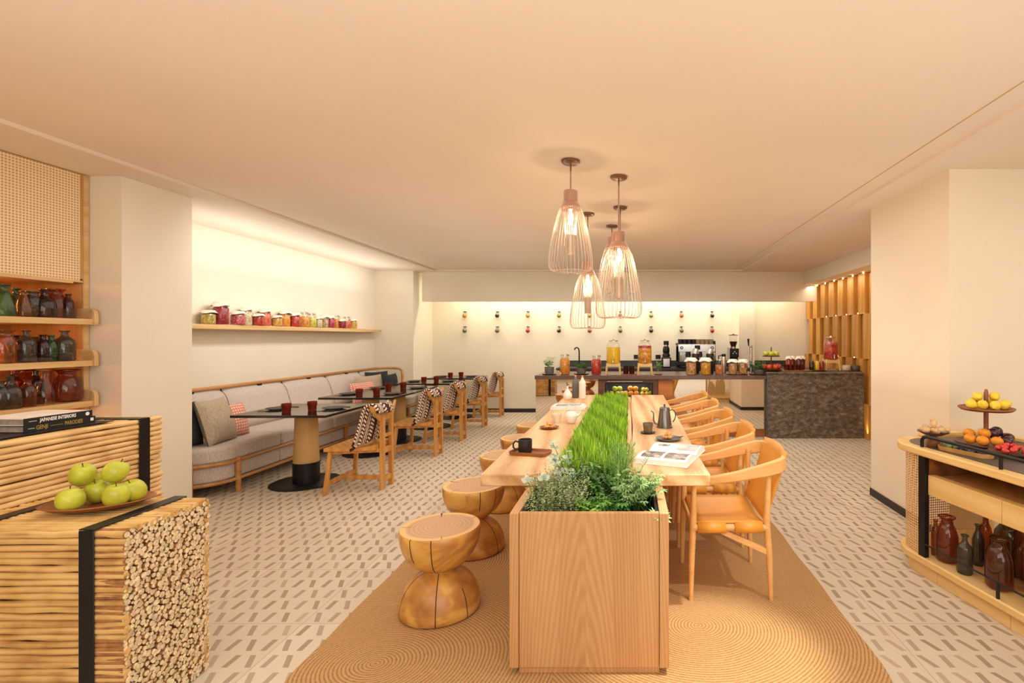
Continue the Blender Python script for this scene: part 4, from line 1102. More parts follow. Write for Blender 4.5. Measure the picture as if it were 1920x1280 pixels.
# ------------------------------------------------------------------ stick bundles
def bent(b, p0, p1, r, rnd, n=6, seg=8):
    p0, p1 = Vector(p0), Vector(p1); pts = []; rs = []
    for i in range(seg + 1):
        q = p0.lerp(p1, i / seg); j = .0016
        pts.append(q + Vector((0, rnd.gauss(0, j), rnd.gauss(0, j))) if abs(p1.x - p0.x) > abs(p1.y - p0.y) else q + Vector((rnd.gauss(0, j), 0, rnd.gauss(0, j)))); rs.append(r * rnd.uniform(.9, 1.1))
    b.tube(pts, rs, n)
    return b
sb = thing('stick_bundle_table', 'low side table made of a strapped bundle of peeled sticks, nearest the camera', 'side table', (-2.2, 2.045, 0))
rnd = random.Random(4); x0, x1 = -.398, .326; yh = .191; zt = .761
n = 29; dz = (zt - .02) / n
for i in range(n):
    z = .013 + dz * (i + .5)
    bent(MB(), (x0, -yh + .013, z), (x1 + rnd.uniform(-.003, .006), -yh + .013, z), .0124, rnd, 10).build('stick', ['stickX'], sb)
for i in range(14):
    y = -yh + .036 + (2 * yh - .05) * i / 13
    bent(MB(), (x0, y, zt - .012), (x1 + rnd.uniform(-.003, .006), y, zt - .012), .0122, rnd, 10).build('stick', 'stickX', sb)
for i in range(n):
    z = .013 + dz * (i + .5); bent(MB(), (x0, yh - .013, z), (x1, yh - .013, z), .0128, rnd, 6, 4).build('stick', 'stickX', sb)
b = MB(); pts = []; cell = .0125
tries = 0
while tries < 60000:
    tries += 1
    r = rnd.choice((.009, .0105, .012)) if tries < 25000 else rnd.choice((.0055, .007)); y = rnd.uniform(-yh + r, yh - r); z = rnd.uniform(.004 + r, zt - r - .002)
    if all((y - a) ** 2 + (z - c) ** 2 > ((r + q) * .86) ** 2 for a, c, q in pts):
        pts.append((y, z, r))
for (y, z, r) in pts:
    xe = x1 + rnd.uniform(-.004, .008); m = 9; ph = rnd.random() * 6
    ring = [(y + r * math.cos(ph + 2 * PI * k / m) * rnd.uniform(.9, 1.1), z + r * math.sin(ph + 2 * PI * k / m) * rnd.uniform(.9, 1.1)) for k in range(m)]
    b.add([(xe - .12, a, c) for a, c in ring] + [(xe, a, c) for a, c in ring], [tuple(m + k for k in range(m))], 1)
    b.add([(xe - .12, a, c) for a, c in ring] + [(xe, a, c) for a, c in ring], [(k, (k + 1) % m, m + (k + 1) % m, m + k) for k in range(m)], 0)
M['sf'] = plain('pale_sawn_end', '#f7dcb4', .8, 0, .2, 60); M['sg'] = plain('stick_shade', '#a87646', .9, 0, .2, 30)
o = b.build('stick_ends', ['sg', 'sf'], sb, sharp=60); o['kind'] = 'stuff'
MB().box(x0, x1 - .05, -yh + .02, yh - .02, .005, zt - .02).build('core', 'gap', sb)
for xs in (.196, -.28):
    w = .028
    s_ = MB().box(xs - w, xs + w, -yh - .006, -yh - .001, .0, zt).box(xs - w, xs + w, yh + .001, yh + .006, .0, zt).box(xs - w, xs + w, -yh - .006, yh + .006, zt + .001, zt + .006)
    s_.build('strap', 'strap', sb, bevel=.003)

tb2 = thing('stick_bundle_console', 'taller strapped bundle of peeled sticks carrying the books', 'side table', (-2.95, 2.2, 0))
X1 = .35; y0, y1 = -.6, .587; zt2 = 1.037
n = 40; dz = (zt2 - .004) / n
for i in range(n):
    z = .006 + dz * (i + .5)
    bent(MB(), (X1 - .013, y0, z), (X1 - .013, y1 + rnd.uniform(-.008, .01), z), .0130, rnd, 10).build('stick', 'stickY', tb2)
for i in range(26):
    x = X1 - .036 - .62 * i / 25
    bent(MB(), (x, y0, zt2 - .012), (x, y1 + rnd.uniform(-.01, .012), zt2 - .012), .0125, rnd, 10).build('stick', 'stickY', tb2)
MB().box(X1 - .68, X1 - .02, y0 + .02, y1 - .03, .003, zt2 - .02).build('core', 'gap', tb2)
for ysn in (.485, -.45):
    w = .03
    MB().box(X1 + .001, X1 + .006, ysn - w, ysn + w, 0, zt2 + .006).box(X1 - .68, X1 + .006, ysn - w, ysn + w, zt2 + .001, zt2 + .006).build('strap', 'strap', tb2, bevel=.003)

# books on the console
def text(body, size, mat, parent, loc, rot, name='lettering', sx=1.0, bold=.0):
    c = bpy.data.curves.new(name, 'FONT'); c.body = body; c.size = size; c.align_x = 'LEFT'; c.align_y = 'CENTER'; c.offset = bold; c.resolution_u = 3
    o = bpy.data.objects.new(name + '_tmp', c); COL.objects.link(o)
    dg = bpy.context.evaluated_depsgraph_get(); me = bpy.data.meshes.new_from_object(o.evaluated_get(dg)); bpy.data.objects.remove(o)
    me.materials.clear(); me.materials.append(M[mat] if isinstance(mat, str) else mat)
    q = bpy.data.objects.new(name, me); COL.objects.link(q); q.parent = parent; q.location = loc; q.rotation_euler = rot; q.scale = (sx, 1, 1)
    return q
M['ink_white'] = plain('white_ink', '#f4f2ee', .6, 0, 0); M['ink_gold'] = plain('gold_ink', '#b59a4c', .5, .2, .05)
M['cover_black'] = plain('black_book_cover', '#171719', .45); M['cover_grey'] = plain('pale_grey_cover', '#e9e2da', .55)
sheet_ = MB().box(-.36, .01, -.42, .36, 0, .003).build('black_sheet', 'black'); sheet_.location = (-2.66, 2.22, zt2 + .007)  # flat black sheet making the dark area beneath the books
tag(sheet_, 'thin black sheet under the two books', 'mat')
def closed_book(nm, label, X, y0_, y1_, z0, th, w, cover, page, spine_m):
    t = thing(nm, label, 'book', (X, y0_, z0)); L_ = y1_ - y0_
    MB().box(-w, 0, 0, L_, 0, .003).box(-w, 0, 0, L_, th - .003, th).build('cover', cover, t)
    MB().box(-.003, .0006, 0, L_, 0, th).build('spine', spine_m, t)
    MB().box(-w + .006, -.004, .004, L_ - .004, .0032, th - .0032).build('pages', page, t)
    return t
zb = zt2 + .0105
sr = (PI / 2, 0, PI / 2)
bk1 = closed_book('hardcover_book', 'dark hardcover book with gold spine lettering, lower of two on the stick console', -2.70, 2.235, 2.535, zb, .031, .24, 'cover_black', 'greypaper', 'cover_black')
def fine_print(parent, y0_, y1_, mat, z=.0155):
    b = MB(); r = random.Random(1); y = y0_
    while y < y1_:
        w = r.uniform(.003, .007); b.box(.0009, .0012, y, min(y + w, y1_), z - .0011, z + .0011); y += w + .0014
    b.build('fine_print', mat, parent)
text('GENJI', .026, 'ink_gold', bk1, (.0012, .046, .0155), sr, sx=.72, bold=.0006); fine_print(bk1, .016, .04, 'ink_white'); fine_print(bk1, .102, .155, 'ink_gold')
text('PARODIES', .026, 'ink_gold', bk1, (.0012, .162, .0155), sr, sx=.66, bold=.0006); text('■', .02, 'ink_white', bk1, (.0012, .274, .0155), sr)
bk2 = closed_book('hardcover_book', 'black-spined hardcover with white lettering, upper of the two books on the stick console', -2.705, 2.24, 2.525, zb + .0312, .031, .24, 'cover_grey', 'greypaper', 'cover_black')
fine_print(bk2, .018, .048, 'ink_white'); text('JAPANESE INTERIORS', .022, 'ink_white', bk2, (.0012, .060, .0155), sr, sx=.72, bold=.0007)
MB().lathe([(0, 0), (.009, 0), (.009, .0004), (0, .0004)], 20, mi=0, M4=Matrix.Translation((.0008, .262, .0155)) @ Matrix.Rotation(PI / 2, 4, 'Y')).build('logo_disc', 'ink_white', bk2)

# apples dish
dish = MB().lathe([(0, 0), (.5, .0), (.8, .08), (1, .22), (.97, .24), (.75, .12), (0, .05)], 36, M4=Matrix.Diagonal((.185, .125, .13, 1))).build('wooden_dish', 'walnut2'); dish.location = (-2.205, 2.085, zt + .007); dish.rotation_euler = (0, 0, math.radians(18))
tag(dish, 'oval dark wooden dish of green apples on the stick bundle table', 'dish')
def fruit(name, r, mat, flat=1.06, stem=True, dim=.3, point=0):
    t = thing(name, '', 'fruit')
    b = MB().ell((0, 0, 0), (r, r, r * flat), 20, dimple=dim)
    if point: b = MB().lathe([(0, -1.25), (.12, -1.2), (.3, -1.05), (.72, -.75), (.98, -.25), (1, .1), (.85, .6), (.5, .92), (.2, 1.1), (.12, 1.22), (0, 1.26)], 18, M4=Matrix.Diagonal((r * .95, r * .95, r * .95, 1)))
    b.build('flesh', mat, t)
    if stem: MB().tube([(0, 0, r * flat * .66), (.004, .002, r * flat * 1.08)], [.0016, .0022], 5).build('stem', 'stem', t)
    return t
ap = fruit('green_apple', .0435, 'fruit_green', 1.16, True, .28)
zz = zt + .007 + .012
apl = [(132, 928, 2.0, .05, 'green apple at the left front of the oval dish'), (184, 924, 2.11, .05, 'green apple in the middle of the oval dish, half hidden'), (218, 924, 2.06, .048, 'green apple at the front right of the oval dish'), (250, 913, 2.12, .05, 'green apple at the right end of the oval dish'),
       (155, 894, 2.09, .125, 'upper green apple on the left of the pile'), (217, 888, 2.12, .13, 'upper green apple on the right of the pile'), (196, 905, 2.2, .062, 'green apple at the back of the dish behind the others')]
for i, (px, py, Y, hh, lb) in enumerate(apl):
    loc = ((px - VX) * Y / F, Y, zz + hh - .003); rt = (random.uniform(-.35, .35), random.uniform(-.35, .35), i)
    c = ap if i == 0 else dup(ap, loc); c.location = loc; c.rotation_euler = rt; c['label'] = lb; c['group'] = 'green apples in the oval dish'

# ------------------------------------------------------------------ serving cart on the right
ct_ = thing('serving_cart', 'rounded oak serving cart with cane sides and black rail at the right edge', 'cart', (1.738, 3.375, 0), math.radians(-79))
CM = Matrix.Translation((1.738, 3.375, 0)) @ Matrix.Rotation(math.radians(-79), 4, 'Z')
def CL(s, t, z=0): return CM @ Vector((s, t, z))
RD = (.24, 0, 0, .05)
def cpr(x0, x1, y0, y1, r, n=10): return rrect(x0, x1, y0, y1, r, n)
MB().prism(cpr(-.04, 2.3, -.03, .8, (.26, .0, .0, .06)), .752, .797).build('countertop', 'cream_oak', ct_, bevel=.008, seg=3)
MB().prism(cpr(.05, 2.24, .035, .735, (.17, .0, .0, .03)), .7975, .799).build('stone_inlay', plain('grey_inlay', '#4f4b48', .35, 0, .1, 20), ct_)
b = MB(); ol = cpr(-.035, 2.29, -.025, .795, (.255, 0, 0, .055)); nn = len(ol)
rim = [ol[i] for i in range(nn) if ol[i][0] < .12 and (ol[i][1] > .25)]
MB().box(-.035, .03, .26, .79, .7975, .822).box(-.035, 2.28, .74, .79, .7975, .822).build('raised_rim', 'cream_oak', ct_, bevel=.006)
MB().prism(cpr(-.02, 2.3, -.01, .78, (.24, 0, 0, .05)), .085, .13).build('base_board', 'cream_oak', ct_, bevel=.008)
MB().prism(cpr(.02, .39, .025, .75, (.22, 0, 0, .03)), .0, .0845).build('plinth', 'cream_oak', ct_, bevel=.002)
MB().box(.392, .86, .025, .75, 0, .0845).build('plinth', 'cream_oak', ct_, bevel=.002)
MB().box(.862, 2.28, .025, .75, 0, .0845).build('plinth', 'cream_oak', ct_, bevel=.002)
# cane corner: path from the post around the rounded corner and along the end
path = [(.285, .012)] + [(.012 + .22 * (1 - math.sin(a)), .012 + .22 * (1 - math.cos(a))) for a in [PI / 2 * k / 10 for k in range(11)]][::1] + [(.012, .74)]
path = [(.285, .012), (.235, .012)] + [(.232 - .22 * math.sin(PI / 2 * k / 10), .232 - .22 * math.cos(PI / 2 * k / 10)) for k in range(11)] + [(.012, .74)]
def cane(path, z0, z1, name='cane_panel', par=ct_):
    cum = [0]
    for a, c in zip(path, path[1:]): cum.append(cum[-1] + math.dist(a, c))
    n = len(path) - 1
    def f(u, v): i = min(int(round(u * n)), n); return (path[i][0], path[i][1], z0 + (z1 - z0) * v)
    return MB().grid(f, n, 3, uv=lambda u, v: (cum[int(round(u * n))], (z1 - z0) * v)).build(name, 'rattan', par)
cane(path, .13, .752)
cane([(.33, .77), (1.0, .77)], .13, .64); cane([(1.06, .77), (1.6, .77)], .13, .64)
for q in ((.28, .33), (1.0, 1.06), (.012, .06), (1.6, 1.66)): MB().box(q[0], q[1], .745, .79, .13, .752).build('back_post', 'cream_oak', ct_)
for q in (.275, 2.2): MB().box(q, q + .05, .0, .03, .131, .752).build('front_post', 'black', ct_)
MB().box(.33, .815, .02, .07, .515, .636).build('drawer_front', 'cream_oak', ct_, bevel=.002)
MB().box(.818, 1.38, .02, .07, .515, .636).build('drawer_front', 'cream_oak', ct_, bevel=.002)
MB().box(.33, 2.2, .07, .75, .60, .625).box(.33, 2.2, .07, .75, .515, .53).build('inner_shelf', 'shelfback', ct_)
MB().box(.30, .32, .03, .76, .53, .752).box(.33, 2.2, .74, .76, .53, .752).build('inner_panel', 'walnut2', ct_)
rp_ = [(.29, .012, .80), (.29, .012, .842), (.305, .012, .862), (.33, .012, .868)] + [(.33 + 1.9 * k / 6, .012, .868) for k in range(1, 7)]
MB().tube(rp_, .0105, 10).tube([(.82, .012, .798), (.82, .012, .868)], .0095, 8).tube([(1.6, .012, .798), (1.6, .012, .868)], .0095, 8).build('guard_rail', 'black', ct_)
MB().tube([(.31, .005, .212), (2.2, .005, .212)], .005, 8).tube([(.81, .005, .13), (.81, .005, .212)], .009, 8).tube([(1.6, .005, .13), (1.6, .005, .212)], .009, 8).build('lower_rail', 'black', ct_)
CG = 'glass bottles on the bottom shelf of the serving cart'
cbt = [ # s, t, kind, r, h, mat, label
 (.36, .10, 'slim', .026, .215, 'g_amber', 'slender amber bottle behind the black post of the cart'),
 (.46, .10, 'tallvase', .062, .265, 'g_copper', 'copper glass vase at the left of the cart shelf'),
 (.52, .32, 'slim', .036, .28, 'g_amber', 'amber bottle neck behind the left copper vase'),
 (.55, .24, 'slim', .032, .235, 'g_smoke', 'dark narrow bottle right of the left copper vase'),
 (.635, .075, 'bottle', .041, .215, 'g_smoke', 'blue-grey glass bottle at the front of the cart shelf'),
 (.60, .38, 'jug', .06, .33, 'g_smoke', 'tall smoke jug at the back of the cart shelf'),
 (.70, .32, 'widejar', .058, .30, 'g_olive', 'olive glass jar with flared lip on the cart shelf'),
 (.735, .17, 'slim', .036, .23, 'g_plum', 'slim plum bottle behind the grey one'),
 (.80, .36, 'tallvase', .085, .37, 'g_copper', 'tallest copper vase at the back of the cart shelf'),
 (.845, .11, 'tallvase', .066, .265, 'g_copper', 'large copper glass vase at the front of the cart shelf'),
 (.90, .24, 'bottle', .05, .30, 'g_clear', 'clear ribbed bottle behind the front copper vase'),
 (1.03, .26, 'bottle', .055, .34, 'g_plum', 'dark plum bottle near the right edge of the cart shelf'),
 (1.09, .12, 'bottle', .056, .25, 'g_smoke', 'grey bottle cut by the right edge of the frame')]
for (s, t, kind, r, h, mat, lb) in cbt:
    s -= .06 + .134 * (s - .36); put(bottle(kind, r, h, mat), CL(s, t, .131), lb, CG)

# two-tier fruit stand on the cart
ts = thing('tiered_fruit_stand', 'two-tier wooden fruit stand on the serving cart', 'fruit stand', (2.22, 3.12, .80))
tray = lambda r, z: MB().lathe([(0, z), (r * .9, z), (r, z + .012), (r, z + .018), (r * .96, z + .018), (r * .88, z + .009), (0, z + .008)], 36)
tray(.17, .006).build('lower_tray', 'walnut', ts); tray(.15, .222).build('upper_tray', 'walnut2', ts)
MB().lathe([(0, 0), (.05, 0), (.05, .006), (0, .006)], 20).build('foot', 'walnut', ts)
MB().tube([(0, 0, .012), (0, 0, .222)], .0135, 12).tube([(0, 0, .23), (0, 0, .33), (0, 0, .352)], [.0125, .013, .007], 12).build('post', 'walnut2', ts)
lem = fruit('lemon', .031, 'fruit_lemon', stem=False, point=1); ora = fruit('orange', .034, 'fruit_orange', .88, False, .15); plu = fruit('passion_fruit', .034, 'fruit_purple', .95, False, .05)
first = {}
def many(proto, items, group, base):
    for i, (x, y, z, lb) in enumerate(items):
        loc = (base[0] + x, base[1] + y, base[2] + z); rt = (random.uniform(-.5, .5) + (PI / 2 if proto is lem else 0), random.uniform(-.5, .5), random.uniform(0, 6))
        c = proto if proto.name not in first else dup(proto, loc); first[proto.name] = 1
        c.location = loc; c.rotation_euler = rt; c['label'] = lb; c['group'] = group
U = (2.22, 3.12, .80)
many(lem, [(-.105, -.02, .262, 'lemon at the left end of the upper tray'), (-.06, -.055, .262, 'second lemon from the left on the upper tray'), (-.005, -.085, .262, 'lemon at the front middle of the upper tray'), (.055, -.07, .262, 'big lemon right of centre on the upper tray'),
           (.105, -.02, .262, 'lemon at the right end of the upper tray'), (-.05, .05, .262, 'lemon at the back left of the upper tray'), (.06, .055, .262, 'lemon at the back right of the upper tray'), (.045, -.01, .308, 'topmost lemon beside the stand post'), (-.045, .012, .305, 'lemon resting on top left of the upper tray')], 'lemons on the upper tray', U)
many(ora, [(-.12, -.03, .05, 'mandarin at the left end of the lower tray'), (-.085, -.09, .05, 'second mandarin in the front row of the lower tray'), (-.02, -.12, .05, 'mandarin at the front middle of the lower tray'), (-.085, .03, .072, 'upper mandarin at the back left of the lower tray'), (-.038, -.04, .085, 'mandarin on top near the stand post')], 'mandarins on the lower tray', U)
many(plu, [(.05, -.115, .05, 'purple passion fruit at the front of the lower tray'), (.02, -.035, .085, 'purple passion fruit on top next to the mandarins'), (.085, -.07, .06, 'purple passion fruit right of the front one'), (.125, -.01, .05, 'purple passion fruit at the right end of the lower tray'), (.08, .02, .085, 'purple passion fruit high at the back right')], 'passion fruit on the lower tray', U)
# ginger stand
gs = thing('ginger_stand', 'small wooden pedestal dish heaped with ginger on the cart corner', 'dish', (1.885, 3.11, .799))
MB().lathe([(0, 0), (.036, 0), (.042, .012), (.03, .05), (.018, .072), (0, .074)], 24).build('foot', 'walnut2', gs)
MB().lathe([(0, .070), (.05, .072), (.085, .088), (.088, .094), (.082, .092), (.05, .080), (0, .078)], 30).build('dish', 'walnut', gs)
def gin():
    t = thing('ginger_root', '', 'ginger', (0, 0, 0), 0, 'pieces of ginger on the pedestal dish')
    MB().ell((0, 0, 0), (.03, .02, .019), 12).ell((.022, .012, .004), (.019, .014, .015), 10).ell((-.02, .008, .006), (.018, .015, .015), 10).build('knob', 'ginger', t)
    return t
gi = gin()
for i, (x, y, z, lb) in enumerate([(-.05, -.01, .102, 'ginger piece at the left of the pedestal dish'), (-.01, -.05, .102, 'ginger piece at the front of the pedestal dish'), (.045, -.03, .102, 'ginger piece at the front right of the pedestal dish'), (.05, .025, .102, 'ginger piece at the back right of the pedestal dish'), (-.01, .045, .102, 'ginger piece at the back of the pedestal dish'), (0, 0, .135, 'ginger piece standing on top of the heap')]):
    loc = (1.885 + x, 3.11 + y, .799 + z); c = gi if i == 0 else dup(gi, loc); c.location = loc; c.rotation_euler = (0, -1.2 if i == 5 else .1, i * 1.3); c['label'] = lb
# oval tray with figs and blueberries
ot = MB(); o1 = rrect(-.15, .15, -.052, .052, .052, 8); 
ot.prism(o1, 0, .004)
for (sc, z) in ((1, 0),):
    nn = len(o1); vs = [(x, y, .0) for x, y in o1] + [(x * 1.02, y * 1.06, .024) for x, y in o1] + [(x * .98, y * .94, .024) for x, y in o1] + [(x * .96, y * .9, .004) for x, y in o1]
    for k in range(3): ot.add(vs, [(k * nn + i, k * nn + (i + 1) % nn, (k + 1) * nn + (i + 1) % nn, (k + 1) * nn + i) for i in range(nn)])
oo = ot.build('oval_tray', 'shelfback'); oo.location = (1.955, 2.92, .8); oo.rotation_euler = (0, 0, math.radians(-66)); tag(oo, 'narrow oval wooden tray of figs and blueberries on the cart', 'tray')
OM = Matrix.Translation((1.955, 2.92, .8)) @ Matrix.Rotation(math.radians(-66), 4, 'Z')
bb_ = MB(); r = random.Random(9)
for i in range(95):
    x = r.uniform(-.03, .13); y = r.uniform(-.036, .036); bb_.ell(OM @ Vector((x, y, .018 + r.uniform(0, .018))), .0082, 8)
tag(bb_.build('blueberries', 'berry'), 'heap of blueberries in the narrow oval tray', 'berries', kind='stuff')
fg = fruit('green_fig', .019, 'fruit_fig', 1.1, False, 0)
for i, (x, y) in enumerate(((-.12, 0), (-.085, .02), (-.085, -.02), (-.05, .0))):
    loc = OM @ Vector((x, y, .026)); c = fg if i == 0 else dup(fg, loc); c.location = loc; c['label'] = 'green fig in the oval tray, ' + ['at its far end', 'on the inner side', 'on the side by the rail', 'next to the blueberries'][i]; c['group'] = 'green figs in the oval tray'
# strawberry dish
sd_ = MB().lathe([(0, 0), (.08, 0), (.13, .02), (.135, .026), (.125, .024), (.075, .008), (0, .007)], 32).build('strawberry_dish', 'walnut'); sd_.location = (2.18, 2.86, .80); sd_.scale = (.82, .82, .9); tag(sd_, 'dark wooden dish of strawberries at the right edge of the cart', 'dish')
def sberry():
    t = thing('strawberry', '', 'strawberry', (0, 0, 0), 0, 'strawberries in the dark dish')
    MB().lathe([(0, -1.3), (.35, -1), (.8, -.2), (1, .35), (.8, .8), (0, .95)], 12, M4=Matrix.Diagonal((.017, .017, .017, 1))).build('berry', 'strawberry', t)
    b = MB()
    for k in range(5): b.leaf((0, 0, .016), (math.cos(k * 1.26), math.sin(k * 1.26), .2), (0, 0, 1), .013, .007)
    b.build('calyx', 'leaf_dark', t); return t
sbr = sberry(); r = random.Random(2)
for i in range(14):
    a = i * 2.4; rr_ = .075 * math.sqrt((i + .3) / 14); loc = (2.18 + rr_ * math.cos(a), 2.86 + rr_ * math.sin(a), .828 + .034 * (1 - rr_ / .09)); c = sbr if i == 0 else dup(sbr, loc)
    c.location = loc; c.rotation_euler = (r.uniform(1, 2.2), r.uniform(-1, 1), a); c['label'] = 'red strawberry heaped in the dark wooden dish'
# ------------------------------------------------------------------ buffet counter
CT = .912
bc = thing('buffet_counter', 'long mirrored buffet counter with dark wooden top', 'counter', (0, 7.42, 0))
MB().box(-1.39, 2.018, -.06, .85, .855, CT).build('countertop', 'counter', bc, bevel=.003)
MB().box(-1.385, -.462, .0, .02, .12, .855).build('mirror_panel', 'mirror', bc)
MB().box(.645, 2.015, .0, .02, .12, .855).build('mirror_panel', 'mirror', bc)
MB().box(-1.385, 2.015, .005, .84, 0, .119).build('plinth', 'walnut2', bc)
MB().box(-1.385, -.47, .021, .84, .12, .855).box(.42, 2.015, .021, .84, .12, .855).box(-.47, .42, .5, .84, .12, .855).build('carcass', 'walnut', bc)
# fridge
fx0, fx1 = -.46, .425
fr_ = thing('fruit_display_fridge', 'glass-fronted fruit display set into the buffet counter', 'fridge', (0, 7.42, 0))
MB().box(fx0, fx0 + .10, -.012, .03, .12, .854).box(fx1 - .075, fx1, -.012, .03, .12, .854).box(fx0 + .1, fx1 - .075, -.012, .03, .80, .854).build('frame', 'walnut', fr_, bevel=.002)
MB().box(fx0 + .1, fx0 + .125, -.014, .02, .3, .80).box(fx1 - .1, fx1 - .075, -.014, .02, .3, .80).box(fx0 + .125, fx1 - .1, -.014, .02, .785, .80).box(fx0 + .125, fx1 - .1, -.014, .02, .3, .33).build('door_frame', 'black', fr_)
MB().box(fx0 + .125, fx1 - .1, -.004, .0, .33, .785).build('door_glass', 'g_window', fr_)
MB().box(fx0 + .1, fx0 + .12, .03, .49, .12, .854).box(fx1 - .095, fx1 - .075, .03, .49, .12, .854).box(fx0 + .12, fx1 - .095, .47, .49, .12, .854).box(fx0 + .12, fx1 - .095, .03, .47, .835, .854).build('interior', 'darkstone', fr_)
MB().box(fx0 + .121, fx1 - .096, .04, .469, .575, .59).build('shelf', 'steel', fr_)
MB().tube([(-.33, -.03, .825), (-.31, -.045, .825), (.18, -.045, .825), (.2, -.03, .825)], .006, 8).build('handle', 'steel', fr_)
MB().box(fx1 + .003, .642, -.035, .02, .30, .855).build('burl_panel', 'burl', bc, bevel=.004)
fap = fruit('apple', .04, 'fruit_green'); foj = fruit('orange', .042, 'fruit_orange', .95, False, .1); fle = fruit('lemon', .034, 'fruit_lemon', stem=False, point=1)
for proto, x0, xs, nm in ((fap, -.22, [(-.045, 0, 0), (.04, 0, 0), (.10, .02, 0), (0, .02, .07), (.075, .05, .07)], 'green apple'), (foj, .035, [(-.09, .02, 0), (-.01, 0, 0), (.07, 0, 0), (-.02, .04, .075), (.06, .04, .07)], 'orange'), (fle, .225, [(-.03, 0, 0), (.035, 0, 0), (.085, .03, 0), (-.015, .03, .06), (.035, .03, .055)], 'lemon')):
    pos = ['front left', 'front middle', 'front right', 'upper left', 'upper right']
    for i, (dx, dy, dz) in enumerate(xs):
        loc = (x0 + dx, 7.42 + .1 + dy, .63 + dz); c = proto if i == 0 else dup(proto, loc); c.location = loc
        if proto is fle: c.rotation_euler = (1.4, .3 * i, i)
        c['label'] = nm + ' in the glass-fronted fruit display, ' + pos[i] + ' of its pile'; c['group'] = nm + 's in the fruit display'
# stone block
sbk = MB(); W2 = (3.417 - 2.022)
nx, nz = 60, 42; r = random.Random(1)
import mathutils
def ns(x, z): return mathutils.noise.fractal(Vector((x * 5 + z * 2.5, z * 9 - x * 3, 1.7)), 1.0, 2.0, 6) * .022
def sf(u, v): 
    x = W2 * u; z = .94 * v
    e = min(u, 1 - u, v, 1 - v) ; k = min(1, e * 14)
    return (x, -.012 + ns(x, z) * k, z)
sbk.grid(sf, nx, nz)
sbk.box(0, W2, -.008, .85, 0, .94)
so = thing('stone_counter_block', 'rough grey-brown split stone block at the right end of the buffet counter', 'counter', (2.022, 7.32, 0))
sbk.build('stone_body', 'stone', so, sharp=80)
MB().box(-.005, W2 + .005, -.03, .85, .9405, .965).build('top_slab', 'stone', so, bevel=.004)
ST = .966
# back counter
bk_ = thing('back_counter', 'charcoal back counter and upstand along the rear wall behind the machines', 'counter', (0, 9.5, 0))
MB().box(-1.35, 3.36, -.28, .345, .87, .905).box(-1.35, 3.36, .32, .345, .905, 1.02).build('worktop', 'darkstone', bk_)
MB().box(-1.33, 3.34, -.24, .34, .0, .868).build('base_cabinet', 'walnut', bk_)
BT = .906
def CX(px, Y): return (px - VX) * Y / F

def dispenser(x, y, z, liquid, label, r=.105, h=.33, stand=.17, topliq=None):
    t = thing('drink_dispenser', label, 'dispenser', (x, y, z), 0)
    zb_ = stand
    MB().open_lathe([(.001, zb_), (r * .93, zb_), (r, zb_ + .02), (r, zb_ + h * .82), (r * .8, zb_ + h * .92), (r * .62, zb_ + h * .95), (r * .62, zb_ + h)], 24).build('glass_jar', 'g_clear', t)
    MB().lathe([(0, zb_ + .005), (r * .9, zb_ + .006), (r * .95, zb_ + .024), (r * .95, zb_ + h * .74), (0, zb_ + h * .74)], 24).build('liquid', liquid, t)
    if topliq: MB().lathe([(0, zb_ + h * .70), (r * .96, zb_ + h * .70), (r * .96, zb_ + h * .80), (0, zb_ + h * .83)], 24).build('fruit_layer', topliq, t)
    MB().lathe([(0, zb_ + h + .001), (r * .68, zb_ + h + .001), (r * .68, zb_ + h + .014), (r * .2, zb_ + h + .018), (.008, zb_ + h + .03), (0, zb_ + h + .032)], 22).build('lid', 'steel', t)
    b = MB()
    for sx in (-1, 1):
        for sy in (-1, 1): b.sweep([(sx * r * 1.0, sy * r * .85, 0), (sx * r * .86, sy * r * .7, zb_ + .004)], (.022, .022))
    b.box(-r * .9, r * .9, -r * .8, r * .8, zb_ - .05, zb_ - .001)
    b.build('stand', 'cream_oak', t, bevel=.003)
    MB().tube([(0, -r, zb_ + .05), (0, -r - .03, zb_ + .05), (0, -r - .035, zb_ + .02)], [.009, .008, .007], 8).lathe([(0, 0), (.012, 0), (.012, .025), (0, .025)], 10, (0, -r - .03, zb_ + .055)).build('tap', 'steel', t)
    MB().lathe([(0, .0), (.075, .0), (.085, .006), (0, .006)], 24, (0, -.03, 0)).build('drip_tray', 'steel', t)
    return t
Y1 = 7.56
dispenser(CX(1150, Y1), Y1, CT, 'juice', 'drink dispenser of yellow orange juice on the buffet counter')
dispenser(CX(1209, Y1), Y1, CT, ct['citrus'], 'drink dispenser of orange infusion with fruit slices on the buffet counter', topliq=ct['beet'])
dispenser(CX(1563, 7.5), 7.6, ST, ct['berrydrink'], 'drink dispenser of red fruit infusion on the stone block', topliq=ct['pink'])
def place(px, Y, z, obj, label, group=None, cat=None): return put(obj, (CX(px, Y), Y, z + .001), label, group, cat)
place(1059, 7.56, CT, jar('fruit_jar', 'jar', .078, .285, ct['orange'], 'steel', neck=.8, fill=.86), 'tall glass jar packed with whole yellow-orange fruit on the buffet counter')
place(1118, 7.56, CT, jar('fruit_jar', 'jar', .076, .27, ct['red'], 'steel', neck=.8, fill=.86), 'tall glass jar packed with red tomatoes on the buffet counter')
place(1296, 7.5, CT, jar('snack_jar', 'jar', .078, .25, ct['nuts'], None, cloth=True, fill=.76), 'cloth-capped jar of mixed nuts on the buffet counter', 'snack jars on the buffet counter')
place(1323, 7.5, CT, jar('snack_jar', 'jar', .078, .25, ct['mango'], None, cloth=True, fill=.76), 'cloth-capped jar of dried mango on the buffet counter', 'snack jars on the buffet counter')
place(1349, 7.5, CT, jar('snack_jar', 'jar', .066, .215, ct['apricot'], 'steel', fill=.68), 'glass jar of dried apricots on the buffet counter', 'snack jars on the buffet counter')
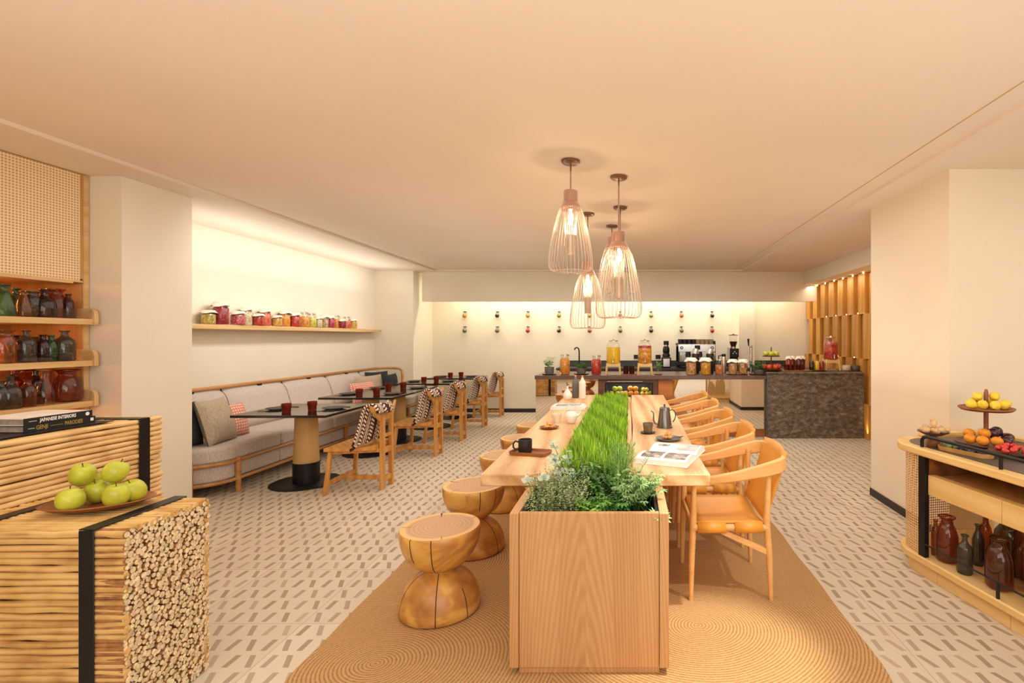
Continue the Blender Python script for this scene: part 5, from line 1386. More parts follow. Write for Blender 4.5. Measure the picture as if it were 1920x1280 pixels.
trn = MB().lathe([(0, 0), (.155, 0), (.165, .012), (.155, .01), (0, .006)], 30, sx=1.0, sy=.6).build('round_tray', 'walnut'); trn.location = (CX(1382, 7.5), 7.5, CT + .001); tag(trn, 'dark wooden tray under two snack jars on the buffet counter', 'tray')
place(1374, 7.5, CT + .012, jar('snack_jar', 'jar', .068, .215, ct['nuts'], None, cloth=True, fill=.72), 'jar of brown nuts, left of two on the dark tray', 'snack jars on the buffet counter')
place(1393, 7.5, CT + .012, jar('snack_jar', 'jar', .068, .215, ct['mixed'], None, cloth=True, fill=.72), 'jar of pale seeds, right of two on the dark tray', 'snack jars on the buffet counter')
def potted(px, Y, z, r, h, pot, label, leafm, n, spread, hgt, R, square=False, lobes=3, saucer='walnut', thin=.5, seed=1):
    t = thing('potted_herb', label, 'plant', (CX(px, Y), Y, z + .001))
    if saucer: MB().lathe([(0, 0), (r * 1.35, 0), (r * 1.6, .012), (r * 1.5, .012), (0, .006)], 26).build('saucer', saucer, t)
    MB().lathe([(0, .008), (r * .8, .008), (r * .95, h * .4), (r, h), (r * .9, h), (r * .86, h * .85), (0, h * .84)], 24).build('pot', pot, t)
    b = MB(); rr_ = random.Random(seed)
    for i in range(n):
        p0 = Vector((rr_.gauss(0, r * .3), rr_.gauss(0, r * .3), h * .8)); a = rr_.uniform(0, 6.28); q = spread * math.sqrt(rr_.random())
        p1 = Vector((q * math.cos(a), q * math.sin(a), h + hgt * rr_.uniform(.3, 1))); b.tube([p0, p1], .0014, 4)
        for k in range(2): lobed(b, p0.lerp(p1, .6 + .4 * k), (p1.x + rr_.gauss(0, .02), p1.y, .01), (0, 0, 1), R, lobes, 0, thin)
    b.build('foliage', leafm, t, sharp=180); return t
potted(1030, 7.55, CT, .072, .115, 'greyc', 'leafy herb in a grey pot at the left end of the buffet counter', 'leaf_bright', 26, .075, .14, .045, seed=3)
potted(1090, 7.6, CT, .075, .10, 'greyc', 'low spiky herb in a grey bowl beside the orange fruit jar', 'leaf_dark', 40, .10, .07, .05, lobes=5, thin=.16, seed=4)
potted(1234, 7.52, CT, .042, .09, 'g_clear', 'small sprig of herbs in a glass right of the orange infusion dispenser', 'leaf_bright', 16, .05, .09, .04, saucer='walnut2', seed=5)
potted(1424, 7.55, CT, .10, .08, 'greyc', 'feathery green herb in a wide grey bowl by the stone block', 'leaf_dark', 60, .13, .12, .06, lobes=5, thin=.13, seed=6)
def mug_simple(name, r, h, mat, cat='cup'):
    return MB().lathe([(0, 0), (r * .8, 0), (r, h * .12), (r, h), (r * .9, h), (r * .88, h * .15), (0, h * .12)], 20).build(name, mat)
dk = mug_simple('dark_tumbler', .040, .062, 'g_red')
dk.data.materials.clear(); dk.data.materials.append(plain('oxblood_glass', '#3d1613', .15, 0, .1))
dt = MB().prism(rrect(-.12, .12, -.09, .09, .02), 0, .012).build('wooden_tray', 'walnut2'); dt.location = (CX(1179, 7.56), 7.56, CT + .001); tag(dt, 'small wooden tray of dark tumblers between the two big dispensers', 'tray')
k = 0
for ix in (-1, 1):
    for iz in (0, 1):
        for iy in (-1, 1):
            loc = (CX(1179, 7.56) + ix * .045, 7.56 + iy * .044, CT + .0135 + iz * .0632); c = dk if k == 0 else dk.copy()
            if k: COL.objects.link(c)
            c.location = loc; tag(c, 'dark red tumbler stacked on the wooden tray, ' + ('left' if ix < 0 else 'right') + ' ' + ('upper' if iz else 'lower') + (' front' if iy < 0 else ' rear'), 'glass', 'dark red tumblers stacked between the dispensers'); k += 1
# tap (beer/water) and faucet
wt = thing('water_tap', 'tall chrome water tap with black lever on the buffet counter', 'tap', (CX(1408, 7.62), 7.62, CT))
MB().lathe([(0, 0), (.035, 0), (.035, .01), (.02, .012), (.02, .44), (0, .445)], 16).build('column', 'steel', wt)
MB().tube([(-.0, -.02, .42), (-.05, -.03, .42), (-.05, -.03, .30)], [.014, .013, .008], 10).build('spout', 'steel', wt)
MB().tube([(-.04, -.02, .43), (-.045, -.02, .54)], [.009, .018], 10).build('lever', 'black', wt)
fc = thing('faucet', 'black curved faucet on the back counter left of the juice dispenser', 'faucet', (CX(1086, 9.4), 9.4, BT))
MB().tube([(0, 0, 0), (0, 0, .30), (-.01, 0, .35), (-.04, 0, .38), (-.08, 0, .36), (-.085, 0, .33)], .013, 10).build('spout', 'black', fc)
MB().tube([(.0, -.01, .06), (.06, -.02, .10)], .008, 8).build('handle', 'black', fc)
# juicer
jc = thing('cold_press_juicer', 'dark cold-press juicer with silver front on the back counter', 'juicer', (CX(1249, 9.4), 9.4, BT))
MB().box(-.085, .085, -.10, .12, 0, .2).build('motor_base', 'black', jc, bevel=.02, seg=3)
MB().box(-.062, .062, -.112, -.095, .02, .17).build('front_plate', 'steel', jc, bevel=.004)
MB().lathe([(0, .2), (.07, .2), (.075, .24), (.055, .27), (.065, .30), (.062, .36), (.045, .40), (0, .40)], 20).build('juicing_chamber', 'black', jc)
MB().lathe([(0, .40), (.04, .40), (.04, .425), (0, .425)], 18).build('collar', 'steel', jc)
MB().lathe([(0, .425), (.05, .425), (.05, .50), (0, .50)], 18).build('feed_cup', 'black', jc)
# sockets
for px in (1193, 1234):
    o = MB().box(-.05, .05, -.006, 0, -.04, .04).build('wall_socket', 'black', bevel=.003); o.location = (CX(px, 9.83), 9.8495, 1.09); tag(o, 'black wall socket plate ' + ('left' if px < 1200 else 'right') + ' of the orange infusion dispenser', 'socket')
# espresso machine
em = thing('espresso_machine', 'large two-group espresso machine on the back counter', 'espresso machine', (CX(1304, 9.4), 9.4, BT))
MB().box(-.34, .34, -.18, .24, .10, .42).build('body', 'steel', em, bevel=.02, seg=3)
MB().box(-.34, .34, -.20, -.181, .30, .44).build('front_panel', 'steel', em, bevel=.006)
MB().box(-.36, .36, -.26, .24, .06, .10).box(-.33, -.29, -.2, -.16, 0, .06).box(.29, .33, -.2, -.16, 0, .06).box(-.33, -.29, .16, .2, 0, .06).box(.29, .33, .16, .2, 0, .06).build('drip_base', 'black', em, bevel=.004)
MB().box(-.34, -.34 + .02, -.19, .24, .1, .46).box(.32, .345, -.19, .24, .1, .50).box(-.35, .35, .2, .24, .42, .45).build('side_frame', 'black', em, bevel=.004)
for x in (-.16, .05): MB().lathe([(0, .21), (.045, .21), (.05, .25), (.04, .30), (0, .30)], 18, (x, -.22, 0)).tube([(x, -.26, .23), (x, -.38, .22)], .014, 8).build('group_head', 'black', em)
for x in (-.28, .28): MB().lathe([(0, 0), (.028, 0), (.028, .014), (0, .014)], 18, M4=Matrix.Translation((x, -.2, .375)) @ Matrix.Rotation(PI / 2, 4, 'X')).build('dial', 'black', em)
for x in (-.28, .28): MB().lathe([(0, 0), (.014, 0), (.014, .018), (0, .018)], 18, M4=Matrix.Translation((x, -.2, .375)) @ Matrix.Rotation(PI / 2, 4, 'X')).build('dial_cap', 'white', em)
MB().box(-.04, .06, -.205, -.199, .34, .42).build('display', 'black', em)
for x in (-.31, .31): MB().tube([(x, -.2, .3), (x + .01, -.26, .25), (x, -.25, .14)], .006, 8).build('steam_wand', 'steel', em)
esp = MB().lathe([(0, 0), (.038, 0), (.04, .01), (.045, .11), (.04, .11), (.034, .012), (0, .01)], 18).build('stacked_cup', 'blackc')
k = 0
for (x0, n_, mt, nm) in ((-.29, 4, 'blackc', 'black'), (.04, 4, 'olivec', 'olive-beige')):
    if mt == 'olivec': M['olivec'] = plain('olive_ceramic', '#a89a68', .4)
    for i in range(n_):
        c = esp if k == 0 else esp.copy(); 
        if k: COL.objects.link(c)
        if mt == 'olivec':
            if i == 0: od = esp.data.copy(); od.materials.clear(); od.materials.append(M['olivec'])
            c.data = od
        c.location = (em.location.x + x0 + i * .083, 9.36, BT + .4215); k += 1
        tag(c, '%s cup on top of the espresso machine, %s from the left of its set' % (nm, ORD[i]), 'cup', 'cups on top of the espresso machine')
# carafes
for px, i in ((1304, 0), (1331, 1)):
    t = thing('insulated_carafe', 'dark insulated carafe with pale lid, ' + ['left' if i == 0 else 'right'][0] + ' one in front of the espresso machine', 'carafe', (CX(px, 7.75), 7.75, CT), 0, 'carafes before the espresso machine')
    MB().lathe([(0, 0), (.055, 0), (.058, .01), (.058, .31), (0, .31)], 22).build('body', 'greyc' if 0 else 'blackc', t)
    MB().lathe([(0, .31), (.055, .31), (.05, .36), (.03, .39), (0, .395)], 22).build('lid', 'steel', t)
    MB().box(-.03, .03, -.0595, -.057, .20, .21).build('label_strip', 'white', t)
th_ = thing('thermos_flask', 'small steel thermos with black cap right of the apricot jar', 'flask', (CX(1357, 7.85), 7.85, CT))
MB().lathe([(0, 0), (.04, 0), (.04, .24), (.03, .26), (0, .26)], 20).build('body', 'steel', th_); MB().lathe([(0, .26), (.032, .26), (.032, .30), (0, .305)], 20).tube([(-.03, 0, .28), (-.08, 0, .27), (-.08, 0, .2)], .009, 8).build('cap', 'black', th_)
# grinder
gr = thing('coffee_grinder', 'black coffee grinder with glass hopper on the back counter', 'grinder', (CX(1375, 9.4), 9.4, BT))
MB().box(-.09, .09, -.12, .12, 0, .06).box(-.085, .085, -.02, .12, .06, .36).box(-.08, .08, -.12, .1, .20, .36).build('body', 'black', gr, bevel=.01)
MB().box(-.09, -.084, -.1, .12, .06, .37).lathe([(0, .36), (.05, .36), (.05, .39), (0, .39)], 18).build('trim', 'steel', gr)
MB().lathe([(0, .392), (.045, .392), (.075, .49), (0, .49)], 20).build('coffee_beans', plain('coffee_beans', '#3a2013', .5, 0, .3, 90), gr)
MB().open_lathe([(.047, .39), (.08, .50), (.085, .60)], 20).build('hopper', 'g_clear', gr)
MB().lathe([(0, .602), (.088, .602), (.088, .615), (.02, .618), (.015, .63), (0, .63)], 20).build('hopper_lid', 'black', gr)
MB().ell((-.0, -.123, .30), (.012, .004, .012), 10).ell((-.03, -.123, .27), (.01, .004, .01), 10).ell((.03, -.123, .27), (.01, .004, .01), 10).build('buttons', 'white', gr)
# two tier stand on the stone
t2 = thing('tiered_fruit_stand', 'slim two-tier fruit stand with green apples on the left of the stone block', 'fruit stand', (CX(1446, 7.5), 7.5, ST))
for r_, z_, nm in ((.165, .02, 'lower_tray'), (.135, .22, 'upper_tray')): MB().lathe([(0, z_), (r_ * .9, z_), (r_, z_ + .012), (r_ * .96, z_ + .012), (0, z_ + .007)], 30).build(nm, 'walnut', t2)
MB().tube([(0, 0, .0), (0, 0, .36)], .009, 10).lathe([(0, 0), (.06, 0), (.06, .008), (0, .018)], 20).build('post', 'walnut', t2)
a2 = fruit('green_apple', .037, 'fruit_green'); r2 = fruit('nectarine', .041, 'fruit_red')
bx = CX(1446, 7.5)
for proto, R_, z_, n_, nm in ((a2, .085, .265, 6, 'green apple on the upper tray of the slim stand'), (r2, .11, .072, 8, 'red nectarine on the lower tray of the slim stand')):
    for i in range(n_):
        a = 2 * PI * i / n_ + .3; loc = (bx + R_ * math.cos(a), 7.5 + R_ * math.sin(a), ST + z_); c = proto if i == 0 else dup(proto, loc); c.location = loc; c.rotation_euler = (.2, .1, i)
        side = ('right' if math.cos(a) > .3 else 'left' if math.cos(a) < -.3 else 'centre') + ' ' + ('rear' if math.sin(a) > 0 else 'front') + (' outer' if abs(math.sin(a)) < .5 else '')
        c['label'] = nm + ', ' + side; c['group'] = nm.split(' on ')[0] + 's on the slim stand'
# juice jars on round board
rb = MB().lathe([(0, 0), (.27, 0), (.28, .008), (.27, .016), (0, .016)], 40, sx=1, sy=.42).build('round_board', 'walnut2'); rb.location = (CX(1489, 7.47), 7.47, ST + .001); tag(rb, 'long oval wooden board under the red juice jars on the stone block', 'board')
for i, (px, mt) in enumerate(((1479, 'redjuice'), (1488, 'redjuice'), (1498, 'darkjuice'), (1507, 'darkjuice'))):
    j = jar('juice_jar', 'jar', .045, .20, M[mt], None, cloth=True, fill=.86, neck=.7); put(j, (CX(px, 7.52), 7.52 + (.0 if i % 2 == 0 else .07), ST + .018), 'cloth-capped jar of %s juice, %s from the left on the oval board' % ('red' if i < 2 else 'dark purple', ORD[i]), 'juice jars on the oval board')
gg = MB().open_lathe([(.001, .003), (.03, 0), (.034, .004), (.036, .085), (.033, .085), (.03, .008)], 18).build('water_glass', glass('pinkish_glass', '#f0d2cc'))
for i, px in enumerate((1474, 1482, 1490, 1503)):
    c = gg if i == 0 else gg.copy(); 
    if i: COL.objects.link(c)
    c.location = (CX(px, 7.40), 7.40, ST + .018); tag(c, 'clear water glass before the juice jars, %s from the left' % ORD[i], 'glass', 'water glasses before the juice jars')
bt3 = MB().prism(rrect(-.13, .13, -.08, .08, .02), 0, .014).build('serving_board', 'black'); bt3.location = (CX(1531, 7.5), 7.5, ST + .001); tag(bt3, 'small black board under three jam bottles on the stone block', 'board')
for px, mt, nm in ((1522, 'cover_black', 'black'), (1532, 'juice', 'yellow'), (1541, 'redjuice', 'red')):
    j = jar('syrup_bottle', 'bottle', .038, .16, M[mt], None, fill=.86, neck=.6); put(j, (CX(px, 7.5), 7.5, ST + .016), nm + ' syrup bottle on the small black board', 'syrup bottles on the black board')
for px, mt, nm in ((1587, 'cream', 'cream and brown bowl'), (1603, 'greyc', 'dark grey bowl')):
    o = MB().lathe([(0, 0), (.05, 0), (.062, .02), (.064, .075), (.058, .075), (.052, .015), (0, .012)], 24).build('serving_bowl', mt); o.location = (CX(px, 7.5), 7.5, ST + .014); tag(o, nm + ' at the right end of the stone block', 'bowl')
o = MB().prism(rrect(-.16, .16, -.08, .08, .02), 0, .011).build('serving_board', 'walnut'); o.location = (CX(1594, 7.5), 7.5, ST + .001); tag(o, 'dark board under two bowls at the right end of the stone block', 'board')

# ------------------------------------------------------------------ little wall vases
gc = {'orange': '#c9843c', 'black': '#2e2420', 'gold': '#b08c3c', 'olive': '#8c8a48', 'red': '#a8382c', 'green': '#6a7048', 'brown': '#94603a', 'copper': '#b86a3c'}
gm = {k: plain('sphere_' + k, v, .25, 0, .15, 20) for k, v in gc.items()}
xs = [871, 932, 989.5, 1048, 1105.5, 1163, 1221, 1278, 1335.5]
rws = [(1.895, ['orange', 'black', 'gold', 'olive', 'gold', 'brown', 'olive', 'copper', 'black'], 'upper'), (1.60, ['green', 'green', 'red', 'black', 'brown', 'green', 'black', 'green', 'red'], 'lower')]
for z, cs, rw in rws:
    for i, (px, c) in enumerate(zip(xs, cs)):
        t = thing('wall_bauble', '%s glass ball hung on the back wall, %s from the left in the %s row' % (c, ORD[i], rw), 'wall ornament', (CX(px, 9.79), 9.79, z), 0, 'glass balls hung in two rows on the back wall')
        MB().ell((0, 0, -.0), .041, 16).build('ball', gm[c], t)
        MB().open_lathe([(.0405, .012), (.03, .035), (.017, .055), (.017, .075)], 14).build('neck', 'g_clear', t)
        MB().box(-.024, .024, -.012, .058, .075, .086).build('bracket', 'black', t)

# ------------------------------------------------------------------ things on the communal table
def at_t(px, py): return at(px, py, TZ)
p = at_t(995, 851); ty = thing('serving_tray', 'rectangular walnut tray under the black mug', 'tray', (p.x, p.y, TZ + .001), math.radians(-14))
b = MB(); o1 = rrect(-.115, .115, -.06, .06, .02, 5); b.prism(o1, 0, .006); nn = len(o1)
vs = [(x, y, 0) for x, y in o1] + [(x * 1.04, y * 1.07, .02) for x, y in o1] + [(x * .99, y * .98, .02) for x, y in o1] + [(x * .95, y * .92, .006) for x, y in o1]
for k in range(3): b.add(vs, [(k * nn + i, k * nn + (i + 1) % nn, (k + 1) * nn + (i + 1) % nn, (k + 1) * nn + i) for i in range(nn)])
b.build('tray_body', 'walnut2', ty)
mg = thing('coffee_mug', 'matt black mug on the walnut tray at the near left of the table', 'mug', (p.x - .035, p.y + .012, TZ + .0085))
MB().lathe([(0, 0), (.036, 0), (.041, .006), (.041, .078), (.037, .078), (.036, .01), (0, .008)], 28).build('cup_body', 'blackc', mg)
MB().tube([(-.039, 0, .062), (-.06, 0, .066), (-.072, 0, .052), (-.072, 0, .03), (-.06, 0, .018), (-.039, 0, .018)], .0055, 8).build('handle', 'blackc', mg)
def plate_t(px, py, r, label, matn='cream', food=None, rim='walnut2'):
    q = at_t(px, py); t = thing('side_plate', label, 'plate', (q.x, q.y, TZ + .001))
    MB().lathe([(0, 0), (r * .75, 0), (r * .97, r * .16), (r, r * .19), (r * .95, r * .19), (r * .74, r * .06), (0, r * .05)], 34).build('dish', matn, t)
    return q
q = plate_t(1030, 803, .076, 'small plate of cookies on the left tabletop slab', 'walnut2')
def pastry(loc, rot, s, label, group=None):
    o = MB().ell((0, 0, 0), (.026 * s, .019 * s, .012 * s), 14).ell((.012 * s, .004 * s, .007 * s), (.016 * s, .013 * s, .009 * s), 12).build('pastry', 'pastry'); o.location = loc; o.rotation_euler = rot
    return tag(o, label, 'pastry', group)
for i, (dx, dy, dz) in enumerate(((-.02, -.01, .016), (.022, -.008, .016), (0, .022, .016), (.004, .0, .034))):
    pastry((q.x + dx, q.y + dy, TZ + dz), (0, 0, i), 1, ['left', 'right', 'rear', 'topmost'][i] + ' cookie on the small plate of the left slab', 'cookies on the small plate')
q = at_t(1044, 792); tc = MB().lathe([(0, 0), (.024, 0), (.026, .006), (.04, .05), (.044, .072), (.04, .072), (.034, .045), (.02, .012), (0, .01)], 28).build('tea_cup', 'cream'); tc.location = (q.x, q.y, TZ + .001); tag(tc, 'cream flared tea cup left of the teapot', 'cup')
q = at_t(1071, 793); tp = thing('teapot', 'white faceted teapot with glass hoop handle on the left slab', 'teapot', (q.x, q.y, TZ + .001))
MB().lathe([(0, 0), (.03, 0), (.035, .004), (.055, .055), (.054, .07), (.035, .092), (.022, .096), (0, .1)], 10).build('body', 'white', tp)
MB().tube([(.045 * math.cos(a), 0, .085 + .075 * math.sin(a)) for a in [PI * k / 12 for k in range(13)]], .0035, 8).build('hoop_handle', 'cream', tp)
MB().tube([(.05, 0, .06), (.07, 0, .075), (.078, 0, .09)], [.012, .009, .006], 8).build('spout', 'white', tp)
MB().lathe([(0, .1), (.008, .1), (.009, .108), (0, .112)], 10).build('lid_knob', 'cream', tp)
q = at_t(1064, 768)
for i, (w, d, th2, cm) in enumerate(((.335, .25, .018, 'cover_grey'), (.30, .22, .014, 'white'))):
    t = thing('closed_book', ['larger white book under another on the far left of the table', 'smaller white book with grey cover picture, on top of the larger one'][i], 'book', (q.x, q.y + .10, TZ + .001 + i * .0183), .02 - .06 * i)
    MB().box(-w / 2, w / 2, -d / 2, d / 2, 0, .002).box(-w / 2, w / 2, -d / 2, d / 2, th2 - .002, th2).build('cover', cm, t)
    MB().box(-w / 2 + .003, w / 2 - .003, -d / 2 + .003, d / 2 - .003, .0022, th2 - .0022).build('pages', 'paper', t)
    if i: MB().box(-w / 2 + .03, w / 2 - .03, -d / 2 + .03, d / 2 - .03, th2 + .0001, th2 + .0006).build('cover_picture', plain('grey_print', '#a8b0ae', .6, 0, .3, 12), t)
q = at_t(1066, 747); bv = thing('bud_vase', 'white teardrop bud vase with a bare blossom twig', 'vase', (q.x, 5.62, TZ + .001))
MB().lathe([(0, 0), (.028, 0), (.048, .03), (.05, .052), (.036, .085), (.014, .112), (.01, .125), (.012, .15), (.008, .15), (.006, .12), (0, .11)], 26).build('body', 'white', bv)
tw = MB().tube([(0, 0, .1), (-.01, 0, .2), (-.06, .0, .27), (-.13, 0, .33), (-.17, 0, .355)], [.002, .002, .0018, .0014, .001], 5)
for (x, z) in ((.0, .17), (.012, .165), (-.005, .185)): tw.ell((x, 0, z), (.009, .009, .006), 6)
for (x, z) in ((-.085, .30), (-.11, .285), (-.1, .315), (-.078, .292)): tw.ell((x, 0, z), (.012, .01, .009), 6, 1)
o = tw.build('blossom_twig', ['stem', 'pastry']); o.location = (bv.location.x, 5.62, TZ + .001); tag(o, 'bare twig with dried blossoms in the white bud vase', 'twig')
for px, cm, lb in ((1079, 'greyc', 'tall dark grey ceramic bottle with cork at the far end of the left slab'), (1092, 'white', 'tall white ceramic bottle with cork at the far end of the left slab')):
    q = at_t(px, 742); Yq = 5.80 if cm == 'greyc' else 5.72; t = thing('ceramic_bottle', lb, 'bottle', (CX(px, Yq), Yq, TZ + .001))
    MB().lathe([(0, 0), (.036, 0), (.039, .006), (.039, .165), (.034, .195), (.016, .215), (.014, .24), (0, .24)], 26).build('body', cm, t)
    MB().lathe([(0, .24), (.010, .24), (.012, .262), (0, .263)], 14).build('cork', 'pastry', t)
# right slab
q = at_t(1246, 801); kt = thing('gooseneck_kettle', 'brushed steel gooseneck kettle on the right slab', 'kettle', (q.x, q.y, TZ + .001))
MB().lathe([(0, 0), (.058, 0), (.062, .004), (.061, .012), (.056, .014), (.040, .135), (.038, .14), (0, .142)], 34).build('body', 'gunmetal', kt)
MB().lathe([(0, .142), (.041, .142), (.040, .150), (.030, .158), (.010, .162), (.006, .164), (.006, .172), (.009, .178), (0, .182)], 28).build('lid', 'gunmetal', kt)
MB().tube([(-.056, 0, .022), (-.078, 0, .035), (-.086, 0, .06), (-.084, 0, .09), (-.088, 0, .115), (-.105, 0, .128)], [.008, .007, .006, .005, .005, .0045], 10).build('spout', 'gunmetal', kt)
MB().sweep([(.040, 0, .132), (.062, 0, .138), (.08, 0, .12), (.086, 0, .09), (.078, 0, .06), (.064, 0, .042)], (.014, .006), up=(1, 0, 0)).build('handle', 'black', kt)
q = at_t(1215, 812); sc2 = MB().lathe([(0, 0), (.035, 0), (.055, .006), (.055, .009), (.03, .005), (0, .004)], 28).build('saucer', 'blackc'); sc2.location = (q.x, q.y, TZ + .001); tag(sc2, 'small black saucer under the grey-brown cup', 'saucer')
M['browncup'] = plain('brown_glaze', '#7a6658', .4, 0, .2, 30)
c2 = MB().lathe([(0, 0), (.028, 0), (.031, .006), (.039, .068), (.036, .068), (.028, .01), (0, .008)], 28).build('espresso_cup', 'browncup'); c2.location = (q.x, q.y, TZ + .0072); tag(c2, 'grey-brown ceramic cup left of the kettle', 'cup')
q = plate_t(1254, 825, .09, 'pale plate with cake in front of the kettle', 'greyc')
for i, (dx, dy, dz) in enumerate(((-.025, 0, .022), (.005, -.01, .022), (-.005, .01, .04))):
    pastry((q.x + dx, q.y + dy, TZ + dz), (0, .2, i * 2), 1.15, ['left', 'right', 'upper'][i] + ' piece of cake on the pale plate by the kettle', 'cake pieces on the pale plate')
kf = fk.copy(); COL.objects.link(kf); kf.location = (q.x + .055, q.y + .01, TZ + .016); kf.rotation_euler = (.0, 0, -1.0); kf.scale = (.6, .6, .6); kf['label'] = 'small dark fork resting on the pale cake plate'; kf['group'] = 'cake fork'
# open book
ob = thing('open_magazine', 'open picture book with black and white photographs on the near right of the table', 'book', (.25, 2.945, TZ + .001), math.radians(-21))
def page(sg):
    def f(u, v):
        y = sg * (.002 + .222 * u); z = .005 + .040 * math.sin(PI * (.10 + .68 * u)) * (1 - .12 * u)
        return (-.145 + .29 * v, y, z)
    return f
M['print_dark'] = chunky('photo_print', ['#3a3634', '#8a837c', '#c9c2ba', '#57504c'], 38); M['print_pale'] = chunky('pale_print', ['#b7bcc0', '#e2ded8', '#8f9498'], 14)
for sg in (-1, 1):
    f = page(sg); b = MB(); b.grid(f, 16, 4)
    for v in (0, 1):
        e = [f(k / 16, v) for k in range(17)] + [(f(1, v)[0], f(1, v)[1], .0025), (f(0, v)[0], f(0, v)[1], .0025)]
        b.add(e, [tuple(range(19))])
    e0, e1 = f(1, 0), f(1, 1); b.add([e0, e1, (e1[0], e1[1], .0025), (e0[0], e0[1], .0025)], [(0, 1, 2, 3)])
    b.build('page_block', 'paper', ob, sharp=50)
    MB().box(-.15, .15, min(0, sg * .23), max(0, sg * .23), 0, .002).build('cover', 'white', ob)
    for (v0, v1, u0, u1) in (((.07, .47, .22, .88), (.53, .95, .22, .88)) if sg < 0 else ((.12, .36, .35, .5), (.55, .97, .18, .9))):
        def g_(u, v, v0=v0, v1=v1, u0=u0, u1=u1, f=f):
            q_ = f(u0 + (u1 - u0) * u, v0 + (v1 - v0) * v); return (q_[0], q_[1], q_[2] + .0012)
        MB().grid(g_, 12, 2).build('photograph', 'print_dark' if sg < 0 or v0 < .2 else 'print_pale', ob)

# ------------------------------------------------------------------ camera and light
cam = bpy.data.cameras.new('camera'); co = bpy.data.objects.new('camera', cam); COL.objects.link(co)
co.location = (0, 0, H); co.rotation_euler = (PI / 2, 0, 0)
cam.sensor_width = 36; cam.lens = F / 1920 * 36; cam.shift_x = -(VX - 960) / 1920; cam.shift_y = -(640 - VY) / 1920
cam.clip_start = .05; bpy.context.scene.camera = co
WARM = (1, .9, .78); MID = (1, .97, .93)
def area(name, loc, rot, sx, sy, e, c=MID, spread=PI):
    l = bpy.data.lights.new(name, 'AREA'); l.shape = 'RECTANGLE'; l.size = sx; l.size_y = sy; l.energy = e; l.color = c; l.spread = spread
    o = bpy.data.objects.new(name, l); COL.objects.link(o); o.location = loc; o.rotation_euler = rot; return o
area('overhead_fill', (-.6, 4.6, 2.62), (0, 0, 0), 4.5, 7, 92)  # unseen soft lamp added to light the whole room evenly from above
area('front_fill', (-.3, -1.2, 2.3), (math.radians(52), 0, 0), 5, 1.6, 72)
area('bounce_up', (-.3, .2, 1.0), (PI, 0, 0), 5, 2.6, 42, MID)
area('bounce_up_far', (-1.75, 6.0, 1.0), (PI, 0, 0), .7, 5, 12, MID)
area('bounce_up_right', (1.7, 4.2, 1.0), (PI, 0, 0), .5, 5, 8, MID)
area('recess_wash', (-.2, 9.45, 2.6), (math.radians(-8), 0, 0), 6.4, .12, 60, (1, .93, .78))
area('booth_wash', (-4.15, 6.6, 2.2), (PI, 0, 0), .15, 4.0, 9, MID)
area('booth_wall_wash', (-3.3, 6.6, 2.5), (0, math.radians(58), 0), .2, 4.2, 16, MID, math.radians(120))
area('daylight', (2.4, YF + .1, 1.4), (PI / 2, 0, 0), 3.2, 1.8, 45, (1, .97, .93))
area('slat_wash', (3.3, 7.4, 2.40), (0, math.radians(-12), 0), .1, 4.4, 12, (1, .85, .62))
area('right_wash', (1.5, 6.6, 2.6), (0, 0, 0), 1.5, 2.5, 22, MID)
area('fridge_light', (0, 7.6, .83), (0, 0, 0), .6, .2, 2.5, MID)
area('cart_fill', (3.6, 1.6, 2.6), (0, 0, 0), 1.6, 1.6, 22, MID)
def spot(name, loc, tgt, e, ang, blend=.5, c=(1, .93, .82), r=.03):
    l = bpy.data.lights.new(name, 'SPOT'); l.energy = e; l.spot_size = math.radians(ang); l.spot_blend = blend; l.color = c; l.shadow_soft_size = r
    o = bpy.data.objects.new(name, l); COL.objects.link(o); o.location = loc; o.rotation_euler = (Vector(tgt) - Vector(loc)).to_track_quat('-Z', 'Y').to_euler(); return o
spot('table_spot', (1.6, 1.6, 2.6), (.2, 3.3, .6), 115, 44, .6)
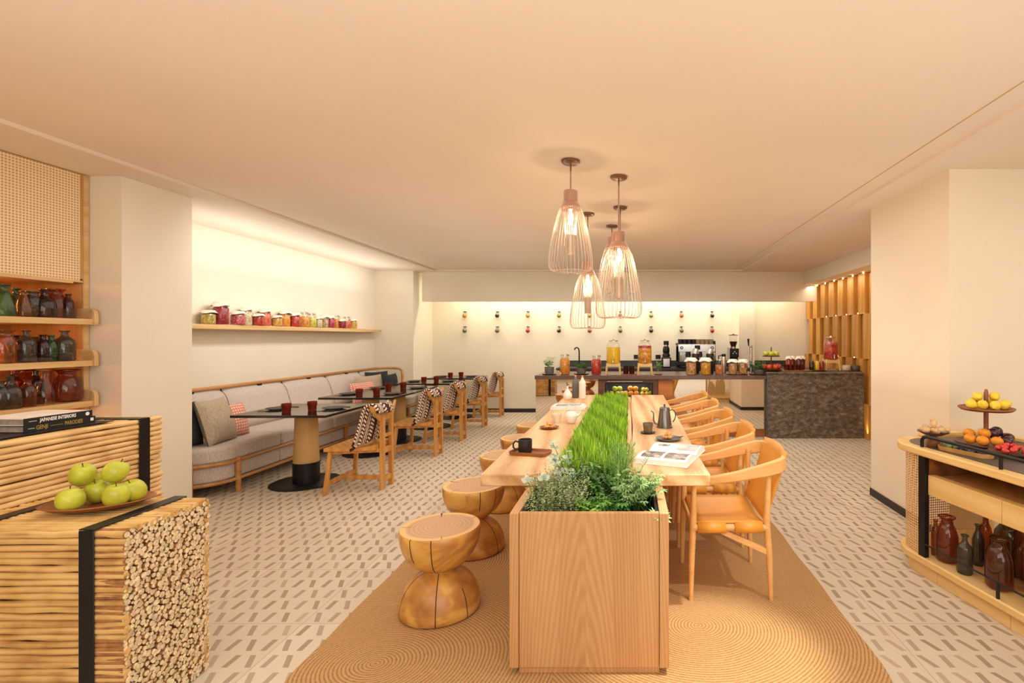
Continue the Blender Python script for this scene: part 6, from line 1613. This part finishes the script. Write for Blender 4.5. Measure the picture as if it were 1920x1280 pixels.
spot('table_spot_far', (1.6, 4.2, 2.6), (.0, 5.2, .6), 90, 50, .7)
spot('rug_spot', (.75, 2.06, 2.64), (.38, 2.3, 0), 300, 27, .7)
spot('slat_glow', (3.4, 7.2, .08), (3.55, 7.25, .8), 5, 60, .8, (1, .7, .35))
w = bpy.data.worlds.new('world'); bpy.context.scene.world = w; w.use_nodes = True
w.node_tree.nodes['Background'].inputs[0].default_value = (1, .95, .88, 1); w.node_tree.nodes['Background'].inputs[1].default_value = 1.5
sc = bpy.context.scene
sc.view_settings.view_transform = 'Standard'; sc.view_settings.look = 'None'; sc.view_settings.exposure = 0.0; sc.view_settings.gamma = 1.0
sc.cycles.max_bounces = 10; sc.cycles.diffuse_bounces = 5; sc.cycles.transparent_max_bounces = 24; sc.cycles.caustics_reflective = False; sc.cycles.caustics_refractive = False
sc.cycles.sample_clamp_indirect = 6
# pieces of parts go one level deeper
NEST = {'seat_wrap': 'seat', 'dial_cap': 'dial', 'display': 'front_panel', 'hopper_lid': 'hopper', 'coffee_beans': 'hopper', 'buttons': 'body', 'door_glass': 'door_frame',
        'lettering': 'spine', 'fine_print': 'spine', 'logo_disc': 'spine', 'clasp': 'lid', 'label_strip': 'body', 'cover_picture': 'cover', 'photograph': 'page_block',
        'inner_sleeve': 'wire_cage', 'bulb': 'cap', 'lid_knob': 'body', 'rail_bracket': 'top_rail', 'collar': 'juicing_chamber', 'brace': 'side_rail', 'front_plate': 'motor_base'}
for root in [o for o in COL.objects if o.parent is None and o.type == 'EMPTY']:
    kids = list(root.children); base = {}
    for c in kids: base.setdefault(c.name.split('.')[0], []).append(c)
    for cn, pn in NEST.items():
        if cn in base and pn in base:
            for i, c in enumerate(base[cn]):
                ps = base[pn]; p = ps[min(i * len(ps) // len(base[cn]), len(ps) - 1)]
                if p.parent is root and p is not c: c.parent = p
for root in [o for o in COL.objects if o.name.startswith('fruit_display_fridge')]:
    d = [c for c in root.children if c.name.startswith('door_frame')][0]
    for c in list(root.children):
        if c.name.startswith('handle'): c.parent = d
